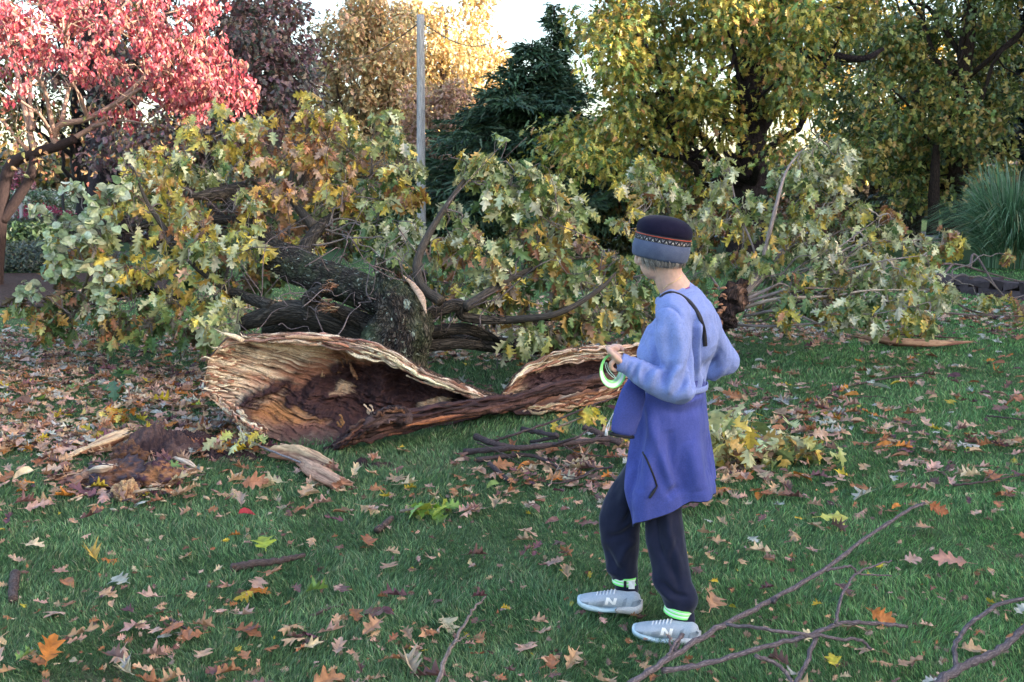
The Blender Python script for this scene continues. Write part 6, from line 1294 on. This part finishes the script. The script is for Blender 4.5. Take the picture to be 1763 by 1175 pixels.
chunk('pale rounded wood shard on top of the rotten pieces', [GZ(156, 812, .10), GZ(175, 806, .13), GZ(200, 804, .12)], [.02, .05, .03], (.62, .54, .44), (.4, .3, .25), 12, flat=.5)
chunk('small cream splinter standing out beside the rotten pieces', [GZ(228, 848, .05), GZ(252, 845, .06)], [.018, .012], (.66, .56, .42), RD, 13, flat=.5)
chunk('long reddish plank of torn wood on the grass below the broken treetop', [GZ(1478, 578, .10), GZ(1540, 588, .09), GZ(1610, 592, .07), GZ(1668, 590, .05)], [.05, .09, .07, .02], (.46, .28, .17), (.24, .11, .08), 14, name='torn_plank', flat=.6, n=90)
chunk('thin dark strip of bark lying along the torn plank', [GZ(1500, 572, .17), GZ(1580, 578, .16), GZ(1650, 583, .11)], [.02, .03, .012], (.10, .06, .05), (.07, .04, .04), 15, name='bark_strip', flat=.4, cat='bark')
chunk('reddish splinter lying between the torn plank and the woman', [GZ(1395, 716, .03), GZ(1425, 708, .03)], [.02, .02], (.30, .17, .14), RD, 16, flat=.5)
def lump(label, px, py, r, ca, cb, seed, sq=(1, .8, .7), h=.0, name='rotten_wood', amp=.5, cat='wood', mat=None, kind=None):
    c = GZ(px, py); nu, nv = 70, 44; ph_ = np.linspace(1e-3, math.pi-1e-3, nv); th = np.linspace(0, 2*math.pi, nu, endpoint=False)
    d = np.stack([np.sin(ph_)[:, None]*np.cos(th), np.sin(ph_)[:, None]*np.sin(th), np.broadcast_to(np.cos(ph_)[:, None], (nv, nu))], -1)
    n1 = fbm(d*2.0+seed, 4, seed, .6); n2 = fbm(d*np.array([9, 9, 4])+seed, 3, seed+1, .6); V = d*np.array(sq)*r*(1+amp*n1+amp*.4*n2)[..., None]+c+[0, 0, r*sq[2]*.55+h]
    m = sst(-.12, .22, n2+n1*.8)[..., None]; col = np.array(ca)*m+np.array(cb)*(1-m); g = Geo(); grid(g, V, col, wrap=True)
    o = g.build(name, mat or WOOD, None, True, origin=c); tag(o, label, cat, kind=kind); return o
lump('blackened rotten wood lump in the middle of the heap', 205, 838, 0.136, (.05, .045, .07), (.20, .10, .07), 3, (1.1, .8, .8), amp=.75)
lump('round dark and orange rotten wood knot at the right of the heap', 275, 838, 0.120, (.06, .03, .05), (.34, .17, .09), 5, (1.1, .8, .75), amp=.7)
lump('crumbling brown rotten wood at the top of the heap', 222, 800, 0.104, (.14, .07, .04), (.06, .035, .04), 6, (1, .8, .8), amp=.7)
lump('tan frayed rotten wood at the bottom of the heap', 218, 862, 0.080, (.55, .36, .20), (.25, .13, .09), 8, (.8, .7, .9), amp=.7)
lump('brownish torn wood at the left of the heap', 168, 838, 0.096, (.36, .22, .16), (.16, .09, .08), 9, (1.3, .8, .6), amp=.7)
g = Geo()
for k in range(150):
    p = GZ(rng.normal(210, 60), rng.normal(832, 22), .02+rng.random()*.03); c = pick([(.5, .34, .22), (.30, .17, .12), (.08, .05, .06), (.62, .5, .36), (.20, .10, .07)], 1)[0]; d = rdir(1, -.3, .4)[0]; L_ = rng.uniform(.015, .07)
    tube(g, [p, p+d*L_*.5, p+d*L_], [(.004, .003), (rng.uniform(.006, .016), .006), (.002, .002)], 6, c)
tag(g.build('wood_debris', WOOD), 'crumbled chips of rotten wood strewn round the heap', 'wood chips', kind='stuff')
def mound(px, py, rx_, ry_, hh, seed, nm='soil_mound'):
    c = GZ(px, py); n = 200; u = np.linspace(0, 1, 70)[:, None]; th = np.linspace(0, 2*math.pi, n, endpoint=False)[None]
    x = np.cos(th)*u*rx_; y = np.sin(th)*u*ry_; k = fbm(np.stack([x*5+seed, y*5, x*0], -1), 4, seed); x = x*(1+.25*k); y = y*(1+.25*k)
    z = (1-u**2)*hh*(1+.5*k)+.07*fbm(np.stack([x*16, y*16, x*0+seed], -1), 5, seed, .7)*(1-u**4)-.03*u**2; V = np.stack([x+c[0], y+c[1], z+gz(x+c[0], y+c[1])], -1)
    t = sst(.0, .3, k)[..., None]; g = Geo(); grid(g, V, np.array([.040, .026, .030])*(1-t)+np.array([.085, .055, .055])*t, wrap=True); tag(g.build(nm, SOIL), kind='structure')
mound(275, 782, .30, .20, .15, 3, 'soil_mound'); mound(335, 768, .24, .18, .09, 6, 'soil_mound'); mound(640, 800, .18, .1, .03, 9, 'bare_soil'); mound(385, 790, .3, .12, .05, 12, 'bare_soil')

def stick(label, pts, r0, r1, c=(.075, .055, .055), subs=(), group=None, leaf=(), wob=.0, world=None, mat=None):
    """pts: (px, py, h) on the lawn with height h, or world points"""
    P3 = [GZ(x, y, h) for x, y, h in pts] if world is None else [np.array(p) for p in world]
    t = empty('fallen_branch', (P3[0][0], P3[0][1], 0), label, 'branch', group); g = Geo(); n = len(P3)*7
    q = smoothpath(P3, n); q[1:-1] += rng.normal(0, .002+wob, (n-2, 3)); tube(g, q, np.linspace(r0, r1, n)*(1+.12*np.sin(np.arange(n)*1.7)+.15*(np.arange(n) % 7 == 0)), 9, c); g.build('stem', mat or TWIG, t)
    for sp, a, b in subs:
        S3 = [GZ(x, y, h) for x, y, h in sp] if world is None else [np.array(p) for p in sp]; g = Geo(); m = len(S3)*6; q = smoothpath(S3, m); q[1:-1] += rng.normal(0, .002, (m-2, 3)); tube(g, q, np.linspace(a, b, m), 7, c); g.build('side_twig', mat or TWIG, t)
    return t
# pile of sticks left of the woman
ST = [('thick dark stick lying level across the middle of the stick pile', [(800, 775, .05), (870, 772, .10), (950, 765, .12), (1030, 757, .10), (1068, 757, .08)], .030, .022, [([(950, 765, .12), (990, 752, .2), (1020, 735, .22)], .012, .004)]),
      ('grey stick slanting from the pile up towards the splintered log', [(850, 758, .06), (900, 742, .12), (960, 722, .14), (1010, 700, .16), (1065, 680, .2)], .014, .008, []),
      ('thick dark stub at the left end of the stick pile', [(820, 750, .08), (850, 762, .08), (885, 770, .06)], .034, .026, []),
      ('forked dark branch on the right of the stick pile', [(1005, 735, .16), (1035, 748, .12), (1068, 765, .06)], .028, .03, [([(1035, 748, .12), (1015, 760, .1), (980, 772, .08)], .012, .006)]),
      ('thin pale twig crossing the left of the stick pile', [(822, 760, .14), (860, 778, .10), (905, 802, .05)], .007, .004, []),
      ('short stout stick pointing down below the stick pile', [(843, 798, .04), (858, 812, .03), (876, 826, .02)], .024, .02, []),
      ('dark stick curving down from the pile to the trouser knee', [(1055, 802, .1), (1020, 808, .07), (985, 825, .04), (940, 832, .03)], .012, .006, [([(1020, 808, .07), (1000, 820, .08), (965, 815, .1)], .006, .003)]),
      ('bent dark branch under the stick pile', [(820, 790, .04), (900, 782, .06), (940, 792, .05), (975, 812, .04)], .024, .012, []),
      ('long thin twig running right from the stick pile', [(960, 755, .16), (985, 775, .1), (1020, 782, .08), (1062, 785, .06)], .007, .003, []),
      ('dark crooked branch behind the stick pile', [(900, 738, .06), (935, 745, .14), (960, 750, .16), (915, 760, .04)], .026, .018, []),
      ('pair of fine twigs rising out of the leaf heap', [(945, 835, .03), (958, 808, .08), (968, 783, .16)], .006, .003, [([(958, 808, .08), (975, 800, .14)], .004, .002)], (.26, .2, .17))]
for e in ST: stick(e[0], e[1], e[2]*.66, e[3]*.66, subs=e[4], c=(e[5] if len(e) > 5 else (.060, .045, .05)))
stick('short dark bark covered stick beside the yellow green leaf', [(400, 980, .02), (440, 972, .035), (480, 968, .035), (524, 958, .02)], .020, .012)
stick('stubby dark stick lying in the grass at the left edge', [(26, 988, .03), (24, 1008, .03), (22, 1032, .02)], .020, .018)
stick('small dark stick above the middle of the lawn', [(648, 915, .025), (662, 904, .03), (674, 892, .03)], .016, .014)
stick('thin dark twig half hidden in the grass', [(535, 1062, .01), (560, 1052, .02), (590, 1042, .02)], .007, .004)
stick('curved twig below the short dark stick', [(290, 1068, .02), (315, 1080, .03), (332, 1098, .01)], .006, .004)
stick('grey twig in front of the soil mound with a few leaves', [(410, 735, .12), (425, 757, .08), (455, 772, .06), (520, 795, .06)], .009, .006, (.22, .2, .22), [([(425, 757, .08), (440, 735, .2)], .005, .002)])
stick('dark twig lying on the lawn right of the woman', [(1470, 664, .02), (1530, 652, .03), (1590, 648, .03)], .012, .006, subs=[([(1530, 652, .03), (1570, 640, .07)], .006, .003)])
stick('short dark stick on the lawn near the leaf clump', [(1235, 722, .03), (1270, 720, .03), (1305, 706, .03)], .014, .010)
stick('thin dark twig on the lawn at the far right', [(1640, 842, .04), (1690, 836, .06), (1763, 822, .05)], .007, .004, subs=[([(1690, 836, .06), (1720, 810, .10)], .004, .002)])
stick('second thin twig at the right above the far twig', [(1700, 718, .03), (1740, 722, .04), (1800, 730, .03)], .007, .004)
stick('slim twig below the torn plank', [(1440, 690, .02), (1500, 684, .02), (1530, 687, .02)], .006, .003)
# foreground branches, raised off the grass
def PY(x, y, Y): return P(x, y, Y)
stick('long thin forked branch in front of the woman reaching up to the right', None, .0105, .006, (.115, .095, .11), [([PY(1148, 1130, 2.95), PY(1175, 1092, 3.05), PY(1160, 1120, 3.0), PY(1150, 1095, 3.0)], .006, .004), ([PY(1418, 982, 3.62), PY(1462, 976, 3.66), PY(1480, 988, 3.7), PY(1535, 992, 3.8)], .006, .003), ([PY(1328, 1032, 3.42), PY(1332, 1036, 3.4), PY(1336, 1030, 3.4)], .008, .006)],
      world=[PY(1080, 1182, 2.85), PY(1150, 1135, 2.95), PY(1240, 1080, 3.15), PY(1328, 1033, 3.42), PY(1418, 981, 3.62), PY(1500, 920, 3.85), PY(1570, 876, 4.05), PY(1592, 866, 4.1)])
stick('lower branch bending level across the grass below the long forked branch', None, .009, .006, (.115, .095, .11), [([PY(1250, 1075, 3.05), PY(1330, 1085, 3.0), PY(1430, 1098, 3.05), PY(1480, 1102, 3.1), PY(1500, 1118, 3.1)], .006, .005), ([PY(1300, 1128, 2.95), PY(1345, 1150, 2.95), PY(1370, 1185, 2.9)], .007, .006), ([PY(1438, 1074, 3.1), PY(1452, 1020, 3.2), PY(1480, 985, 3.3), PY(1535, 965, 3.4)], .006, .003), ([PY(1405, 1095, 3.05), PY(1385, 1150, 2.95), PY(1365, 1185, 2.9)], .008, .007)],
      world=[PY(1140, 1155, 2.92), PY(1220, 1142, 2.95), PY(1300, 1118, 3.0), PY(1380, 1098, 3.08), PY(1450, 1074, 3.12), PY(1520, 1074, 3.18), PY(1562, 1080, 3.2)])
stick('dark branch cutting across the lower right corner', None, .014, .009, (.10, .085, .10), [([PY(1646, 1148, 2.75), PY(1645, 1112, 2.8), PY(1670, 1075, 2.85), PY(1720, 1042, 2.9), PY(1790, 1025, 2.95)], .008, .006)],
      world=[PY(1590, 1195, 2.65), PY(1650, 1152, 2.75), PY(1710, 1125, 2.85), PY(1750, 1095, 2.9), PY(1800, 1040, 3.0)])
stick('straight bare twig standing up from the bottom edge', None, .0085, .003, (.16, .13, .13), [([PY(780, 1110, 3.05), PY(795, 1100, 3.08), PY(808, 1092, 3.1)], .004, .002)], world=[PY(748, 1195, 2.9), PY(765, 1140, 3.0), PY(785, 1100, 3.08), PY(812, 1055, 3.15), PY(836, 1028, 3.2)])
for (x, y, Y, c, lb) in [(1600, 868, 4.12, (.30, .10, .04), 'russet leaf caught on the tip of the long forked branch'), (1500, 1052, 3.2, (.42, .15, .04), 'orange brown leaf hanging on the lower branch in front')]:
    g = Geo(); p = P(x, y, Y); leaves(g, [CURL[1]], [p], [[.8, .1, -.5]], [[.2, -.8, .5]], [.09], [c]); tag(g.build('clinging_leaf', LITTER, smooth=False, origin=p), lb, 'leaf')
# fresh leafy sprays on the ground
def spray(label, ctr, pts, n, size, pal, w, rad):
    base = GZ(*ctr); t = empty('leafy_spray', base, label, 'leafy twig'); g = Geo(); q = [GZ(*p) for p in pts]; tube(g, smoothpath(q, 20), np.linspace(.010, .004, 20), 6, (.2, .16, .13))
    a = np.array(q); c = a[rng.integers(0, len(a), n)]+rng.normal(0, 1, (n, 3))*[rad, rad*.6, rad*.35]+[0, 0, rad*.35]; c[:, 2] = np.maximum(c[:, 2], .04)
    for k in range(n//5): tube(g, [a[rng.integers(len(a))], c[k]], [.004, .0015], 4, (.25, .2, .12))
    g.build('twig', TWIG, t); g = Geo(); leaves(g, OAK, c, rdir(n, -.7, .4)+[0, 0, -.25], rdir(n)*.6+[0, -.3, .8], rng.uniform(*size, n), pick(pal, n, w, .2)); g.build('foliage', LEAF, t, smooth=False)
spray('spray of fresh green and yellow oak leaves right of the tied jacket', (1260, 745, .1), [(1245, 770, .05), (1250, 745, .2), (1262, 728, .36)], 46, (.11, .17), [PL, GRY, GR1, YL, GR2], [3, 3, 2, 2, 1], .10)
spray('low heap of green and rusty oak leaves further right of the jacket', (1320, 790, .05), [(1250, 800, .03), (1300, 785, .08), (1350, 775, .10), (1370, 790, .04)], 110, (.10, .16), [GR1, GR2, YL, GRY, OC, RS, PK], [3, 2, 3, 2, 2, 2, 2], .13)
spray('small sprig of bright green leaves above the middle of the lawn', (720, 875, .05), [(690, 880, .05), (715, 875, .08), (745, 872, .06)], 16, (.09, .14), [(.16, .30, .04), (.30, .38, .05), (.35, .34, .06), PK], [3, 2, 2, 1], .05)
spray('two dark green oak leaves standing in the litter at the left', (200, 650, .1), [(195, 670, .05), (200, 650, .2)], 12, (.13, .18), [(.08, .18, .06), (.06, .15, .08), (.14, .22, .07)], None, .07)
spray('orange and yellow leaf sprig among the brown litter', (195, 715, .06), [(180, 718, .05), (205, 712, .08)], 18, (.08, .13), [(.5, .18, .03), YL, (.5, .3, .05)], None, .06)
spray('yellow and green leaf sprig beneath the splintered log', (1000, 720, .06), [(960, 735, .06), (1010, 715, .12)], 16, (.08, .13), [YL, (.5, .42, .06), GR1, (.5, .25, .05)], None, .08)
spray('pale leaves caught at the foot of the torn trunk', (400, 760, .06), [(395, 765, .04), (420, 762, .10)], 16, (.09, .13), [GRY, YL, PL, GR1], None, .07)
